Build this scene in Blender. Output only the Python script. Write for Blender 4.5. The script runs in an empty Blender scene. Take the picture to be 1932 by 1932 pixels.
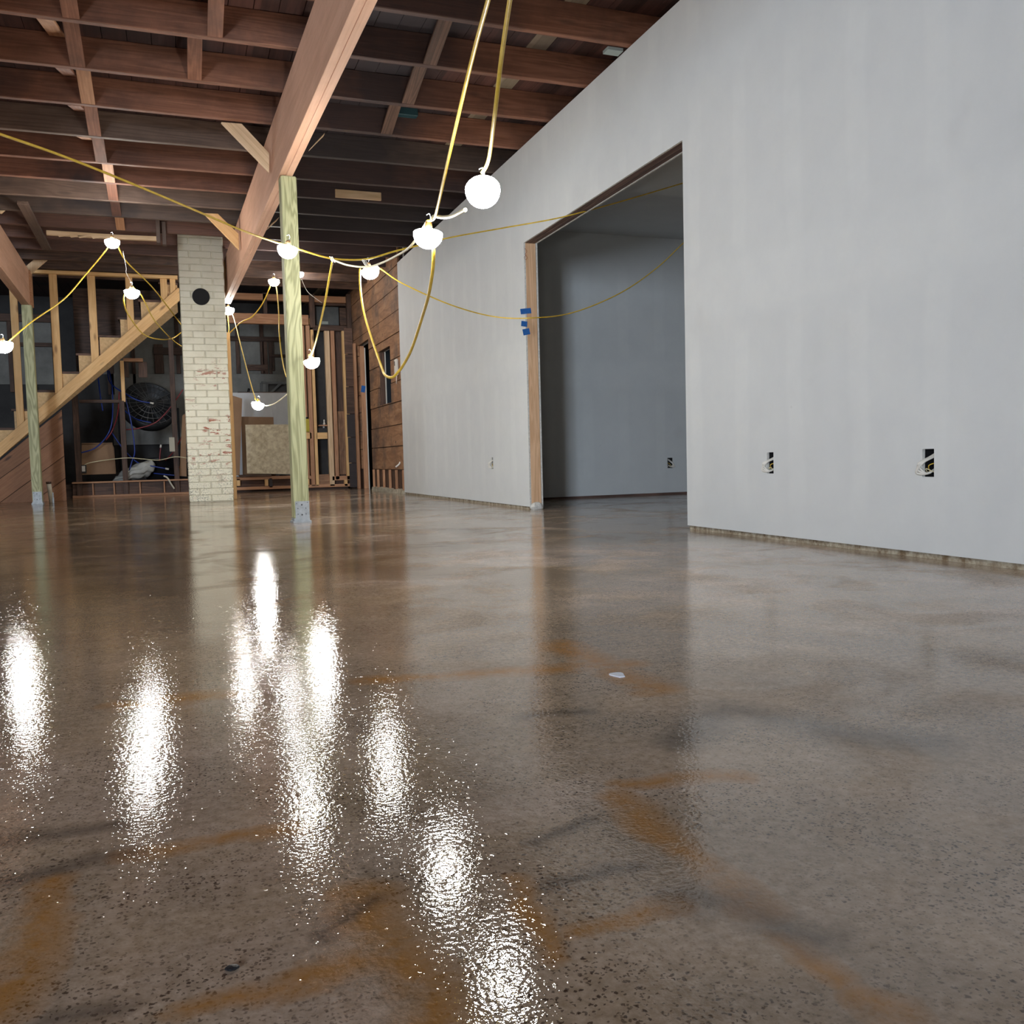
import bpy, bmesh, math, random
from mathutils import Vector, Matrix
random.seed(7)
C = bpy.context.scene.collection
# ---------------------------------------------------------------- camera model (1932 x 1932 frame)
F = 1705.0; H = 0.42; CX = CY = 966.0
def _n(v): return Vector(v).normalized()
eY = _n((337-CX, 879-CY, F))
v2 = Vector((5600-CX, 745-CY, F)); eX = (v2-eY*v2.dot(eY)).normalized()
eZ = eX.cross(eY)
if eZ.y > 0: eZ = -eZ
CAM = Vector((0, 0, H))
def ray(px, py):
    c = Vector((px-CX, py-CY, F)); return Vector((eX.dot(c), eY.dot(c), eZ.dot(c)))
def onY(px, py, y): d = ray(px, py); return CAM+d*(y/d.y)
def onX(px, py, x): d = ray(px, py); return CAM+d*(x/d.x)
def onZ(px, py, z=0.0): d = ray(px, py); return CAM+d*((z-H)/d.z)
cam = bpy.data.objects.new('camera', bpy.data.cameras.new('camera')); C.objects.link(cam)
cr = Vector((eX.x, eY.x, eZ.x)); cd = Vector((eX.y, eY.y, eZ.y)); cf = Vector((eX.z, eY.z, eZ.z))
M = Matrix.Identity(4)
for i in range(3): M[i][0] = cr[i]; M[i][1] = -cd[i]; M[i][2] = -cf[i]; M[i][3] = CAM[i]
cam.matrix_world = M
cam.data.sensor_width = 36; cam.data.lens = F/1932*36; cam.data.clip_start = 0.02; cam.data.clip_end = 200
bpy.context.scene.camera = cam
WX = 2.62          # face of the drywall on the right
BY = 14.2          # front of the framed partition at the far end
SY = 13.1          # front of the stair wall
JD = 0.19; JT = 0.045
def zc(y): return 2.84+max(0, y-8)*0.021
# ---------------------------------------------------------------- materials
def mat(name):
    m = bpy.data.materials.new(name); m.use_nodes = True
    nt = m.node_tree; b = nt.nodes['Principled BSDF']; return m, nt, b
def N(nt, t, **k):
    n = nt.nodes.new(t)
    for a, v in k.items():
        if a.startswith('i_'): n.inputs[a[2:].replace('_', ' ')].default_value = v
        else: setattr(n, a, v)
    return n
def ramp(nt, fac, stops):
    r = nt.nodes.new('ShaderNodeValToRGB'); e = r.color_ramp.elements
    while len(e) < len(stops): e.new(0.5)
    for k, (p, c) in zip(e, stops): k.position = p; k.color = (*c, 1) if len(c) == 3 else c
    nt.links.new(fac, r.inputs[0]); return r.outputs[0]
def mix(nt, fac, a, b, mode='MIX'):
    m = nt.nodes.new('ShaderNodeMix'); m.data_type = 'RGBA'; m.blend_type = mode
    for s, v in ((m.inputs[0], fac), (m.inputs[6], a), (m.inputs[7], b)):
        if hasattr(v, 'is_linked'): nt.links.new(v, s)
        elif isinstance(v, (int, float)): s.default_value = v
        else: s.default_value = (*v, 1)
    return m.outputs[2]
def mth(nt, op, a, b=None, c=None, clamp=False):
    m = nt.nodes.new('ShaderNodeMath'); m.operation = op; m.use_clamp = clamp
    for s, v in zip(m.inputs, (a, b, c)):
        if v is None: continue
        if hasattr(v, 'is_linked'): nt.links.new(v, s)
        else: s.default_value = v
    return m.outputs[0]
def plain(name, col, rough=0.6, metal=0.0, em=None, es=0):
    m, nt, b = mat(name); b.inputs['Base Color'].default_value = (*col, 1)
    b.inputs['Roughness'].default_value = rough; b.inputs['Metallic'].default_value = metal
    if em: b.inputs['Emission Color'].default_value = (*em, 1); b.inputs['Emission Strength'].default_value = es
    return m
def rough_mat(name, c1, c2, scale=6, rough=0.7, bump=0.2, detail=8):
    m, nt, b = mat(name); tc = N(nt, 'ShaderNodeTexCoord')
    no = N(nt, 'ShaderNodeTexNoise', i_Scale=scale, i_Detail=detail, i_Roughness=0.65)
    nt.links.new(tc.outputs['Object'], no.inputs['Vector'])
    nt.links.new(ramp(nt, no.outputs[0], [(0.35, c1), (0.65, c2)]), b.inputs['Base Color'])
    b.inputs['Roughness'].default_value = rough
    bp = N(nt, 'ShaderNodeBump', i_Strength=bump, i_Distance=0.01); nt.links.new(no.outputs[0], bp.inputs['Height'])
    nt.links.new(bp.outputs[0], b.inputs['Normal']); return m
def darken_timber(nt, col):
    # darkens the roof timbers: heavy right of the big beam and far back, patchy elsewhere
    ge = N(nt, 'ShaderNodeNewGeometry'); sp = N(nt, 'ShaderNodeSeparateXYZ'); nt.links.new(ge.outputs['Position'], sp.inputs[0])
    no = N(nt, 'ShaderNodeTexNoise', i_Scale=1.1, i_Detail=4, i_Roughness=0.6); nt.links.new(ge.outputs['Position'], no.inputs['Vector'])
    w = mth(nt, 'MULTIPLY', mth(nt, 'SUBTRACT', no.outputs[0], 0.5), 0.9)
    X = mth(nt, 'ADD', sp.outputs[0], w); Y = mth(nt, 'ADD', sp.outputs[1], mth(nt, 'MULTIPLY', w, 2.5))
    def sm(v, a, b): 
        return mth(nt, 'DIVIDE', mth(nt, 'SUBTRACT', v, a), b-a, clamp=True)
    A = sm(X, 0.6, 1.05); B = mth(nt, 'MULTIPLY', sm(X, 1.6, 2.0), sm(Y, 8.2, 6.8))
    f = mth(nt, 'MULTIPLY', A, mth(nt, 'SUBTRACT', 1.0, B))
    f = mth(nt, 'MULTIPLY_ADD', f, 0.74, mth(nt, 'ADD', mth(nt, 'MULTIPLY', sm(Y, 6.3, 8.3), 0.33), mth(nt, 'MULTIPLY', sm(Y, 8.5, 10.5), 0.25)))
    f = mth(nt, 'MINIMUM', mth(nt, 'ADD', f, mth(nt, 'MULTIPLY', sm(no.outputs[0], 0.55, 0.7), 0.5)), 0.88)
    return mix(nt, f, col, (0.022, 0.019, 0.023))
def wood(name, c1, c2, dark, rough=0.65, ring=9.0, knots=0.5, stain=0.35, per=0.25, contrast=1.0, arch=0.0, darken=False):
    """sawn lumber: grain runs along the board's own x axis"""
    m, nt, b = mat(name); L = nt.links
    tc = N(nt, 'ShaderNodeTexCoord'); oi = N(nt, 'ShaderNodeObjectInfo')
    off = N(nt, 'ShaderNodeVectorMath', operation='SCALE'); comb = N(nt, 'ShaderNodeCombineXYZ')
    L.new(oi.outputs['Random'], comb.inputs[0]); L.new(oi.outputs['Random'], comb.inputs[1]); L.new(oi.outputs['Random'], comb.inputs[2])
    L.new(comb.outputs[0], off.inputs[0]); off.inputs[3].default_value = 37.0
    ad = N(nt, 'ShaderNodeVectorMath', operation='ADD'); L.new(tc.outputs['Object'], ad.inputs[0]); L.new(off.outputs[0], ad.inputs[1])
    mp = N(nt, 'ShaderNodeMapping'); mp.inputs['Scale'].default_value = (0.6, 9, 9) if not arch else (0.9, 7, 7)
    L.new(ad.outputs[0], mp.inputs[0])
    n1 = N(nt, 'ShaderNodeTexNoise', i_Scale=1.0, i_Detail=3, i_Roughness=0.5, i_Distortion=0.6); L.new(mp.outputs[0], n1.inputs['Vector'])
    rg = mth(nt, 'SINE', mth(nt, 'MULTIPLY', n1.outputs[0], ring*6.283))
    rg = mth(nt, 'MULTIPLY_ADD', rg, 0.5, 0.5)
    mp2 = N(nt, 'ShaderNodeMapping'); mp2.inputs['Scale'].default_value = (3, 90, 90); L.new(ad.outputs[0], mp2.inputs[0])
    n2 = N(nt, 'ShaderNodeTexNoise', i_Scale=1.0, i_Detail=5, i_Roughness=0.6); L.new(mp2.outputs[0], n2.inputs['Vector'])
    f = mth(nt, 'ADD', mth(nt, 'MULTIPLY', rg, 0.45*contrast), mth(nt, 'MULTIPLY', n2.outputs[0], 0.75))
    col = ramp(nt, f, [(0.25, c1), (0.85, c2)])
    n3 = N(nt, 'ShaderNodeTexNoise', i_Scale=1.7, i_Detail=6, i_Roughness=0.7); L.new(ad.outputs[0], n3.inputs['Vector'])
    sf = mth(nt, 'MULTIPLY', ramp(nt, n3.outputs[0], [(0.45, (0, 0, 0)), (0.72, (1, 1, 1))]), stain)
    col = mix(nt, sf, col, dark)
    mk = N(nt, 'ShaderNodeMapping'); mk.inputs['Scale'].default_value = (2.2, 7, 7); L.new(ad.outputs[0], mk.inputs[0])
    vo = N(nt, 'ShaderNodeTexVoronoi', i_Scale=1.0); L.new(mk.outputs[0], vo.inputs['Vector'])
    kf = ramp(nt, vo.outputs['Distance'], [(0.06, (1, 1, 1)), (0.16, (0, 0, 0))])
    col = mix(nt, mth(nt, 'MULTIPLY', kf, knots), col, dark)
    br = mth(nt, 'MULTIPLY_ADD', oi.outputs['Random'], per*2, 1-per)
    cb = N(nt, 'ShaderNodeCombineXYZ'); [L.new(br, cb.inputs[i]) for i in range(3)]
    col = mix(nt, 1.0, col, cb.outputs[0], 'MULTIPLY')
    if darken: col = darken_timber(nt, col)
    L.new(col, b.inputs['Base Color']); b.inputs['Roughness'].default_value = rough
    bp = N(nt, 'ShaderNodeBump', i_Strength=0.25, i_Distance=0.004); L.new(f, bp.inputs['Height']); L.new(bp.outputs[0], b.inputs['Normal'])
    return m
W_JOIST = wood('old_joist_wood', (0.20, 0.080, 0.043), (0.37, 0.162, 0.094), (0.05, 0.030, 0.024), stain=0.6, knots=0.4, per=0.18, contrast=0.6, darken=True)
W_GREYJ = wood('weathered_joist_wood', (0.13, 0.082, 0.058), (0.25, 0.165, 0.12), (0.05, 0.035, 0.028), stain=0.5, contrast=0.6, darken=True)
W_DARK = wood('dark_old_wood', (0.055, 0.028, 0.019), (0.13, 0.070, 0.046), (0.015, 0.011, 0.01), stain=0.6)
W_BEAM = wood('laminated_beam_wood', (0.62, 0.35, 0.225), (0.80, 0.50, 0.35), (0.36, 0.18, 0.11), ring=3, stain=0.3, knots=0.15, per=0.03, contrast=0.5)
W_NEW = wood('new_framing_wood', (0.74, 0.43, 0.175), (0.90, 0.59, 0.28), (0.28, 0.13, 0.055), stain=0.2, knots=0.8, per=0.08, contrast=0.6)
W_PALE = wood('pale_brace_wood', (0.62, 0.42, 0.24), (0.78, 0.57, 0.36), (0.40, 0.24, 0.12), stain=0.15, knots=0.3, per=0.05)
W_RED = wood('reddish_framing_wood', (0.38, 0.18, 0.09), (0.58, 0.32, 0.18), (0.16, 0.08, 0.045), stain=0.3, knots=0.5, per=0.12, contrast=0.6)
W_GREEN = wood('pressure_treated_wood', (0.27, 0.27, 0.13), (0.50, 0.50, 0.28), (0.18, 0.15, 0.07), ring=14, stain=0.10, knots=0.5, per=0.03, contrast=1.2, arch=1, rough=0.55)
W_PLANK = wood('old_sheathing_wood', (0.20, 0.095, 0.048), (0.36, 0.20, 0.11), (0.07, 0.045, 0.035), stain=0.7, knots=0.5, per=0.2)
W_DIAG = wood('knotty_board_wood', (0.24, 0.105, 0.048), (0.36, 0.175, 0.085), (0.07, 0.03, 0.018), stain=0.3, knots=0.95, per=0.12, contrast=0.4)
W_JAMB = wood('door_jamb_wood', (0.56, 0.34, 0.19), (0.72, 0.48, 0.30), (0.34, 0.19, 0.10), stain=0.15, knots=0.4, per=0.03)
W_HEAD = wood('door_header_wood', (0.07, 0.04, 0.032), (0.17, 0.10, 0.08), (0.03, 0.02, 0.018), stain=0.4)
OSB = rough_mat('particle_board', (0.60, 0.39, 0.19), (0.76, 0.53, 0.28), 30, 0.75, 0.15)
PLYG = rough_mat('mouldy_plywood', (0.52, 0.43, 0.28), (0.82, 0.75, 0.56), 14, 0.8, 0.1, 12)
CARD = rough_mat('cardboard', (0.27, 0.16, 0.09), (0.33, 0.20, 0.115), 3, 0.85, 0.05)
BOARDW = rough_mat('white_board', (0.60, 0.61, 0.62), (0.68, 0.69, 0.70), 3, 0.6, 0.02)
BOARDG = rough_mat('grey_insulation_board', (0.20, 0.20, 0.19), (0.30, 0.30, 0.28), 3, 0.8, 0.05)
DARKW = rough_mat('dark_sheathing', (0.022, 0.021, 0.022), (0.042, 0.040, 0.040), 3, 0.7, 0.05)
DARKROOM = rough_mat('dark_room_paint', (0.05, 0.06, 0.07), (0.07, 0.08, 0.095), 3, 0.8, 0.02)
BLACK = plain('soot_black', (0.006, 0.006, 0.007), 0.9)
GALV = rough_mat('galvanised_steel', (0.34, 0.37, 0.39), (0.48, 0.51, 0.53), 25, 0.55, 0.03); GALV.node_tree.nodes['Principled BSDF'].inputs['Metallic'].default_value = 0.3
HOLE = plain('bolt_hole', (0.10, 0.10, 0.11), 0.5, 0.5)
TAPE = rough_mat('blue_painters_tape', (0.01, 0.09, 0.35), (0.02, 0.15, 0.48), 60, 0.7, 0.1)
YEL = rough_mat('yellow_cord_jacket', (0.62, 0.40, 0.035), (0.80, 0.56, 0.07), 25, 0.45, 0.02)
CREAM = rough_mat('cream_cord_jacket', (0.66, 0.60, 0.36), (0.78, 0.72, 0.50), 20, 0.5, 0.02)
WIREW = plain('white_cable_jacket', (0.72, 0.70, 0.64), 0.5)
PVC = rough_mat('old_white_pvc', (0.55, 0.50, 0.38), (0.74, 0.70, 0.58), 10, 0.6, 0.05)
BLUEP = plain('blue_tubing', (0.01, 0.035, 0.24), 0.35)
REDP = plain('red_tubing', (0.22, 0.02, 0.025), 0.35)
BLKP = plain('black_plastic', (0.012, 0.012, 0.014), 0.45)
FANM = plain('dark_fan_metal', (0.03, 0.032, 0.035), 0.5, 0.3)
BAG = rough_mat('grey_plastic_bag', (0.34, 0.35, 0.33), (0.48, 0.49, 0.46), 8, 0.45, 0.3)
BULB = plain('glowing_diffuser', (1, 1, 1), 0.4, 0, (1.0, 0.975, 0.925), 95)
HOUS = plain('lamp_housing', (0.55, 0.33, 0.16), 0.5)
YJUG = plain('yellow_plastic', (0.45, 0.36, 0.02), 0.4)
CURB = rough_mat('rough_concrete_curb', (0.22, 0.19, 0.14), (0.52, 0.47, 0.36), 14, 0.9, 0.6)
LABEL = plain('paper_label', (0.34, 0.38, 0.36), 0.7)
STEELD = rough_mat('dark_steel_duct', (0.05, 0.06, 0.065), (0.10, 0.11, 0.115), 4, 0.5, 0.05)

def drywall(name, axis):
    m, nt, b = mat(name); L = nt.links
    ge = N(nt, 'ShaderNodeNewGeometry'); sp = N(nt, 'ShaderNodeSeparateXYZ'); L.new(ge.outputs['Position'], sp.inputs[0])
    u = sp.outputs[axis]; z = sp.outputs[2]
    no = N(nt, 'ShaderNodeTexNoise', i_Scale=1.6, i_Detail=4, i_Roughness=0.6); L.new(ge.outputs['Position'], no.inputs['Vector'])
    w = mth(nt, 'MULTIPLY', no.outputs[0], 0.10)
    # taped stud columns every 0.41 m (feathered joint compound) and the horizontal seam at 1.22 m
    ph = mth(nt, 'FRACT', mth(nt, 'DIVIDE', mth(nt, 'ADD', u, w), 0.4064))
    d = mth(nt, 'ABSOLUTE', mth(nt, 'SUBTRACT', ph, 0.5))
    col_m = ramp(nt, d, [(0.10, (1, 1, 1)), (0.17, (0, 0, 0))])
    zz = mth(nt, 'ABSOLUTE', mth(nt, 'SUBTRACT', mth(nt, 'FRACT', mth(nt, 'DIVIDE', z, 1.22)), 0.5))
    zfade = ramp(nt, zz, [(0.30, (1, 1, 1)), (0.42, (0, 0, 0))])
    seam = ramp(nt, mth(nt, 'ABSOLUTE', mth(nt, 'SUBTRACT', mth(nt, 'ADD', z, w), 1.27)), [(0.10, (1, 1, 1)), (0.17, (0, 0, 0))])
    tape = mth(nt, 'MAXIMUM', mth(nt, 'MULTIPLY', col_m, zfade), seam)
    n2 = N(nt, 'ShaderNodeTexNoise', i_Scale=5, i_Detail=6, i_Roughness=0.65); L.new(ge.outputs['Position'], n2.inputs['Vector'])
    base = ramp(nt, n2.outputs[0], [(0.3, (0.585, 0.615, 0.63)), (0.7, (0.62, 0.65, 0.66))])
    col = mix(nt, mth(nt, 'MULTIPLY', mth(nt, 'MULTIPLY', tape, n2.outputs[0]), 0.45), base, (0.70, 0.73, 0.73))
    n3 = N(nt, 'ShaderNodeTexNoise', i_Scale=2.3, i_Detail=3); L.new(ge.outputs['Position'], n3.inputs['Vector'])
    smu = ramp(nt, n3.outputs[0], [(0.68, (0, 0, 0)), (0.76, (1, 1, 1))])
    col = mix(nt, mth(nt, 'MULTIPLY', smu, 0.12), col, (0.40, 0.39, 0.40))
    # screw heads low on the sheet
    vo = N(nt, 'ShaderNodeTexVoronoi', i_Scale=2.6); L.new(ge.outputs['Position'], vo.inputs['Vector'])
    sc = ramp(nt, vo.outputs['Distance'], [(0.012, (1, 1, 1)), (0.02, (0, 0, 0))])
    lowz = ramp(nt, z, [(0.14, (1, 1, 1)), (0.2, (0.1, 0.1, 0.1))])
    col = mix(nt, mth(nt, 'MULTIPLY', sc, lowz), col, (0.08, 0.08, 0.08))
    L.new(col, b.inputs['Base Color']); b.inputs['Roughness'].default_value = 0.75
    bp = N(nt, 'ShaderNodeBump', i_Strength=0.10, i_Distance=0.003); L.new(mth(nt, 'ADD', tape, mth(nt, 'MULTIPLY', n2.outputs[0], 0.4)), bp.inputs['Height'])
    L.new(bp.outputs[0], b.inputs['Normal']); return m
DRYX = drywall('drywall_side', 1); DRYY = drywall('drywall_cross', 0)
DRYE = rough_mat('drywall_cut_edge', (0.50, 0.50, 0.47), (0.70, 0.70, 0.67), 60, 0.9, 0.4)

def floor_mat():
    m, nt, b = mat('sealed_concrete'); L = nt.links
    ge = N(nt, 'ShaderNodeNewGeometry'); P = ge.outputs['Position']
    def noise(s, d=6, r=0.6, dist=0.0, vec=P, out=0):
        n = N(nt, 'ShaderNodeTexNoise', i_Scale=s, i_Detail=d, i_Roughness=r, i_Distortion=dist); L.new(vec, n.inputs['Vector']); return n.outputs[out]
    big = noise(0.9, 5, 0.62, 0.8); mid = noise(4.5, 6, 0.65, 0.3); fine = noise(70, 4, 0.7)
    col = ramp(nt, big, [(0.34, (0.16, 0.112, 0.062)), (0.47, (0.38, 0.285, 0.185)), (0.62, (0.58, 0.465, 0.385))])
    col = mix(nt, mth(nt, 'MULTIPLY', ramp(nt, mid, [(0.42, (1, 1, 1)), (0.60, (0, 0, 0))]), 0.55), col, (0.20, 0.155, 0.105))
    col = mix(nt, 0.35, col, ramp(nt, fine, [(0.3, (0.18, 0.13, 0.085)), (0.7, (0.74, 0.61, 0.51))]))
    # dimmer light of the slab's far left painted into its colour, browner, ragged edge
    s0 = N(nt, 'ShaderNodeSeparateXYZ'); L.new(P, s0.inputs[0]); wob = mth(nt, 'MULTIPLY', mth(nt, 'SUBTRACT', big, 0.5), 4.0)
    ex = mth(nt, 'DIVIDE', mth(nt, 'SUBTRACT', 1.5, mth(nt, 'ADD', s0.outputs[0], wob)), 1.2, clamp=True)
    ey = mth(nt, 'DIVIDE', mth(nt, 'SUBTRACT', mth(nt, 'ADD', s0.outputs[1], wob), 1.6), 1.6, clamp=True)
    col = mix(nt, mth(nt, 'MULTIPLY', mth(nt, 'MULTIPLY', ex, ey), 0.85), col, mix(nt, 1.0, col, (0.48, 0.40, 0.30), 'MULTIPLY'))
    # exposed dark aggregate
    dw = N(nt, 'ShaderNodeTexNoise', i_Scale=260.0, i_Detail=2); L.new(P, dw.inputs['Vector'])
    dv = N(nt, 'ShaderNodeVectorMath', operation='MULTIPLY_ADD'); L.new(dw.outputs['Color'], dv.inputs[0]); dv.inputs[1].default_value = (0.006, 0.006, 0); L.new(P, dv.inputs[2])
    for s, th, a in ((85, 0.13, 0.9), (150, 0.22, 0.85), (260, 0.30, 0.7)):
        vo = N(nt, 'ShaderNodeTexVoronoi', i_Scale=float(s)); L.new(dv.outputs[0], vo.inputs['Vector'])
        rnd = N(nt, 'ShaderNodeSeparateColor'); L.new(vo.outputs['Color'], rnd.inputs[0])
        f = mth(nt, 'MULTIPLY', ramp(nt, vo.outputs['Distance'], [(th, (1, 1, 1)), (th+0.10, (0, 0, 0))]), mth(nt, 'GREATER_THAN', rnd.outputs[0], 0.5))
        f = mth(nt, 'MULTIPLY', f, ramp(nt, noise(5, 2), [(0.38, (0.25, 0.25, 0.25)), (0.6, (1, 1, 1))]))
        col = mix(nt, mth(nt, 'MULTIPLY', f, a), col, (0.045, 0.028, 0.02))
    # stains: strokes on the slab
    wp = N(nt, 'ShaderNodeTexNoise', i_Scale=7.0, i_Detail=4, i_Roughness=0.6); L.new(P, wp.inputs['Vector'])
    ws = N(nt, 'ShaderNodeVectorMath', operation='SUBTRACT'); L.new(wp.outputs['Color'], ws.inputs[0]); ws.inputs[1].default_value = (0.5, 0.5, 0.5)
    wm = N(nt, 'ShaderNodeVectorMath', operation='MULTIPLY'); L.new(ws.outputs[0], wm.inputs[0]); wm.inputs[1].default_value = (0.09, 0.09, 0)
    wa = N(nt, 'ShaderNodeVectorMath', operation='ADD'); L.new(P, wa.inputs[0]); L.new(wm.outputs[0], wa.inputs[1])
    sx = N(nt, 'ShaderNodeSeparateXYZ'); L.new(wa.outputs[0], sx.inputs[0]); X, Y = sx.outputs[0], sx.outputs[1]
    def seg(a, c, w):
        ax, ay = a; dx, dy = c[0]-ax, c[1]-ay; l2 = dx*dx+dy*dy
        px = mth(nt, 'SUBTRACT', X, ax); py = mth(nt, 'SUBTRACT', Y, ay)
        t = mth(nt, 'ADD', mth(nt, 'MULTIPLY', px, dx/l2), mth(nt, 'MULTIPLY', py, dy/l2), clamp=True)
        qx = mth(nt, 'SUBTRACT', px, mth(nt, 'MULTIPLY', t, dx)); qy = mth(nt, 'SUBTRACT', py, mth(nt, 'MULTIPLY', t, dy))
        d = mth(nt, 'SQRT', mth(nt, 'ADD', mth(nt, 'MULTIPLY', qx, qx), mth(nt, 'MULTIPLY', qy, qy)))
        return mth(nt, 'SUBTRACT', 1.0, mth(nt, 'DIVIDE', d, w), clamp=True)
    def strokes(lines):
        acc = None
        for pts, w in lines:
            for p, q in zip(pts, pts[1:]):
                P0 = onZ(*p); P1 = onZ(*q); s = seg((P0.x, P0.y), (P1.x, P1.y), w)
                acc = s if acc is None else mth(nt, 'MAXIMUM', acc, s)
        return acc
    org = strokes([([(95, 1670), (70, 1790), (15, 1905)], .035), ([(250, 1612), (400, 1585), (550, 1568)], .028),
                   ([(340, 1908), (560, 1850), (620, 1832), (780, 1815)], .022), ([(1160, 1500), (1330, 1640), (1440, 1710)], .035),
                   ([(1500, 1770), (1610, 1850)], .022), ([(700, 1285), (880, 1275), (1180, 1250)], .05), ([(1060, 1215), (1150, 1260), (1240, 1300)], .06),
                   ([(690, 1690), (760, 1800), (830, 1920)], .04), ([(1090, 1748), (1290, 1710)], .02), ([(980, 1660), (1040, 1800)], .0001+.02),
                   ([(1400, 1470), (1180, 1480)], .03), ([(240, 1330), (420, 1310)], .05), ([(1660, 1900), (1720, 1925)], .03)])
    f = mth(nt, 'MULTIPLY', mth(nt, 'POWER', org, 0.7), ramp(nt, noise(14, 5, 0.7), [(0.28, (0.15, 0.15, 0.15)), (0.55, (1, 1, 1))]))
    col = mix(nt, mth(nt, 'MULTIPLY', f, 0.80), col, (0.40, 0.18, 0.028))
    drk = strokes([([(0, 1660), (240, 1612)], .035), ([(0, 1590), (200, 1558)], .03), ([(1010, 1582), (1110, 1548)], .02),
                   ([(1040, 1655), (1180, 1635)], .02), ([(1000, 1352), (1100, 1340)], .035), ([(640, 1780), (710, 1700)], .02),
                   ([(1290, 1700), (1400, 1700), (1560, 1770)], .04), ([(90, 1932), (200, 1910)], .02), ([(1380, 1340), (1290, 1400)], .06), ([(1380, 1340), (1600, 1385), (1750, 1400)], .08)])
    col = mix(nt, mth(nt, 'MULTIPLY', mth(nt, 'POWER', drk, 0.8), 0.6), col, (0.055, 0.045, 0.038))
    # saw-cut joint in line with the wall
    so = N(nt, 'ShaderNodeSeparateXYZ'); L.new(P, so.inputs[0])
    jt = ramp(nt, mth(nt, 'ABSOLUTE', mth(nt, 'SUBTRACT', mth(nt, 'ADD', so.outputs[0], mth(nt, 'MULTIPLY', mid, 0.02)), WX+0.03)), [(0.004, (1, 1, 1)), (0.010, (0, 0, 0))])
    col = mix(nt, mth(nt, 'MULTIPLY', jt, 0.7), col, (0.05, 0.04, 0.035))
    L.new(col, b.inputs['Base Color'])
    b.inputs['Roughness'].default_value = 0.7
    b.inputs['IOR'].default_value = 1.45
    b.inputs['Coat Weight'].default_value = 1.0; b.inputs['Coat IOR'].default_value = 1.65; b.inputs['Specular IOR Level'].default_value = 0.0
    pool = ramp(nt, noise(1.3, 4, 0.6, 0.5), [(0.40, (0.010, 0.010, 0.010)), (0.62, (0.035, 0.035, 0.035))])
    L.new(pool, b.inputs['Coat Roughness'])
    L.new(ramp(nt, noise(2.7, 5, 0.6, 0.6), [(0.36, (0.55, 0.55, 0.55)), (0.52, (1, 1, 1))]), b.inputs['Coat Weight'])
    # orange peel of the wet sealer
    h1 = noise(170, 2, 0.5); h2 = noise(30, 3, 0.5); h3 = noise(1.6, 3, 0.5)
    vb = N(nt, 'ShaderNodeTexVoronoi', i_Scale=95.0); L.new(P, vb.inputs['Vector'])
    bub = mth(nt, 'SUBTRACT', 1.0, mth(nt, 'DIVIDE', vb.outputs['Distance'], 0.42), clamp=True)
    vr = N(nt, 'ShaderNodeSeparateColor'); L.new(vb.outputs['Color'], vr.inputs[0])
    bub = mth(nt, 'MULTIPLY', mth(nt, 'MULTIPLY', bub, bub), mth(nt, 'POWER', vr.outputs[0], 2.0))
    hh = mth(nt, 'ADD', mth(nt, 'MULTIPLY', h1, 0.00034), mth(nt, 'MULTIPLY', h2, 0.00024))
    hh = mth(nt, 'ADD', hh, mth(nt, 'MULTIPLY', bub, 0.0004))
    hh = mth(nt, 'ADD', hh, mth(nt, 'MULTIPLY', h3, 0.0011))
    bp = N(nt, 'ShaderNodeBump', i_Strength=1.0, i_Distance=1.0); L.new(hh, bp.inputs['Height'])
    L.new(bp.outputs[0], b.inputs['Coat Normal']); L.new(bp.outputs[0], b.inputs['Normal'])
    return m
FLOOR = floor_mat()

def deck_mat(name, c1, c2, dark):
    m, nt, b = mat(name); L = nt.links
    ge = N(nt, 'ShaderNodeNewGeometry'); sp = N(nt, 'ShaderNodeSeparateXYZ'); L.new(ge.outputs['Position'], sp.inputs[0])
    idx = mth(nt, 'FLOOR', mth(nt, 'DIVIDE', sp.outputs[0], 0.14)); wn = N(nt, 'ShaderNodeTexWhiteNoise', noise_dimensions='1D'); L.new(idx, wn.inputs['W'])
    mp = N(nt, 'ShaderNodeMapping'); mp.inputs['Scale'].default_value = (40, 1.5, 40); L.new(ge.outputs['Position'], mp.inputs[0])
    n = N(nt, 'ShaderNodeTexNoise', i_Scale=1, i_Detail=6, i_Roughness=0.65); L.new(mp.outputs[0], n.inputs['Vector'])
    col = ramp(nt, n.outputs[0], [(0.3, c1), (0.7, c2)])
    n2 = N(nt, 'ShaderNodeTexNoise', i_Scale=1.4, i_Detail=5); L.new(ge.outputs['Position'], n2.inputs['Vector'])
    col = mix(nt, ramp(nt, n2.outputs[0], [(0.45, (0, 0, 0)), (0.65, (0.7, 0.7, 0.7))]), col, dark)
    v = mth(nt, 'MULTIPLY_ADD', wn.outputs['Value'], 0.7, 0.6); cb = N(nt, 'ShaderNodeCombineXYZ'); [L.new(v, cb.inputs[i]) for i in range(3)]
    col = mix(nt, 1.0, col, cb.outputs[0], 'MULTIPLY')
    if 'pale' not in name: col = darken_timber(nt, col)
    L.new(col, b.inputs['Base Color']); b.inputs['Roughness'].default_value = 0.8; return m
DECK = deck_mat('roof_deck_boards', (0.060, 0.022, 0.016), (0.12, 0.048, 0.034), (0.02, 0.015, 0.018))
DECKL = deck_mat('pale_deck_board', (0.22, 0.17, 0.11), (0.34, 0.27, 0.19), (0.12, 0.09, 0.07))

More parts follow.
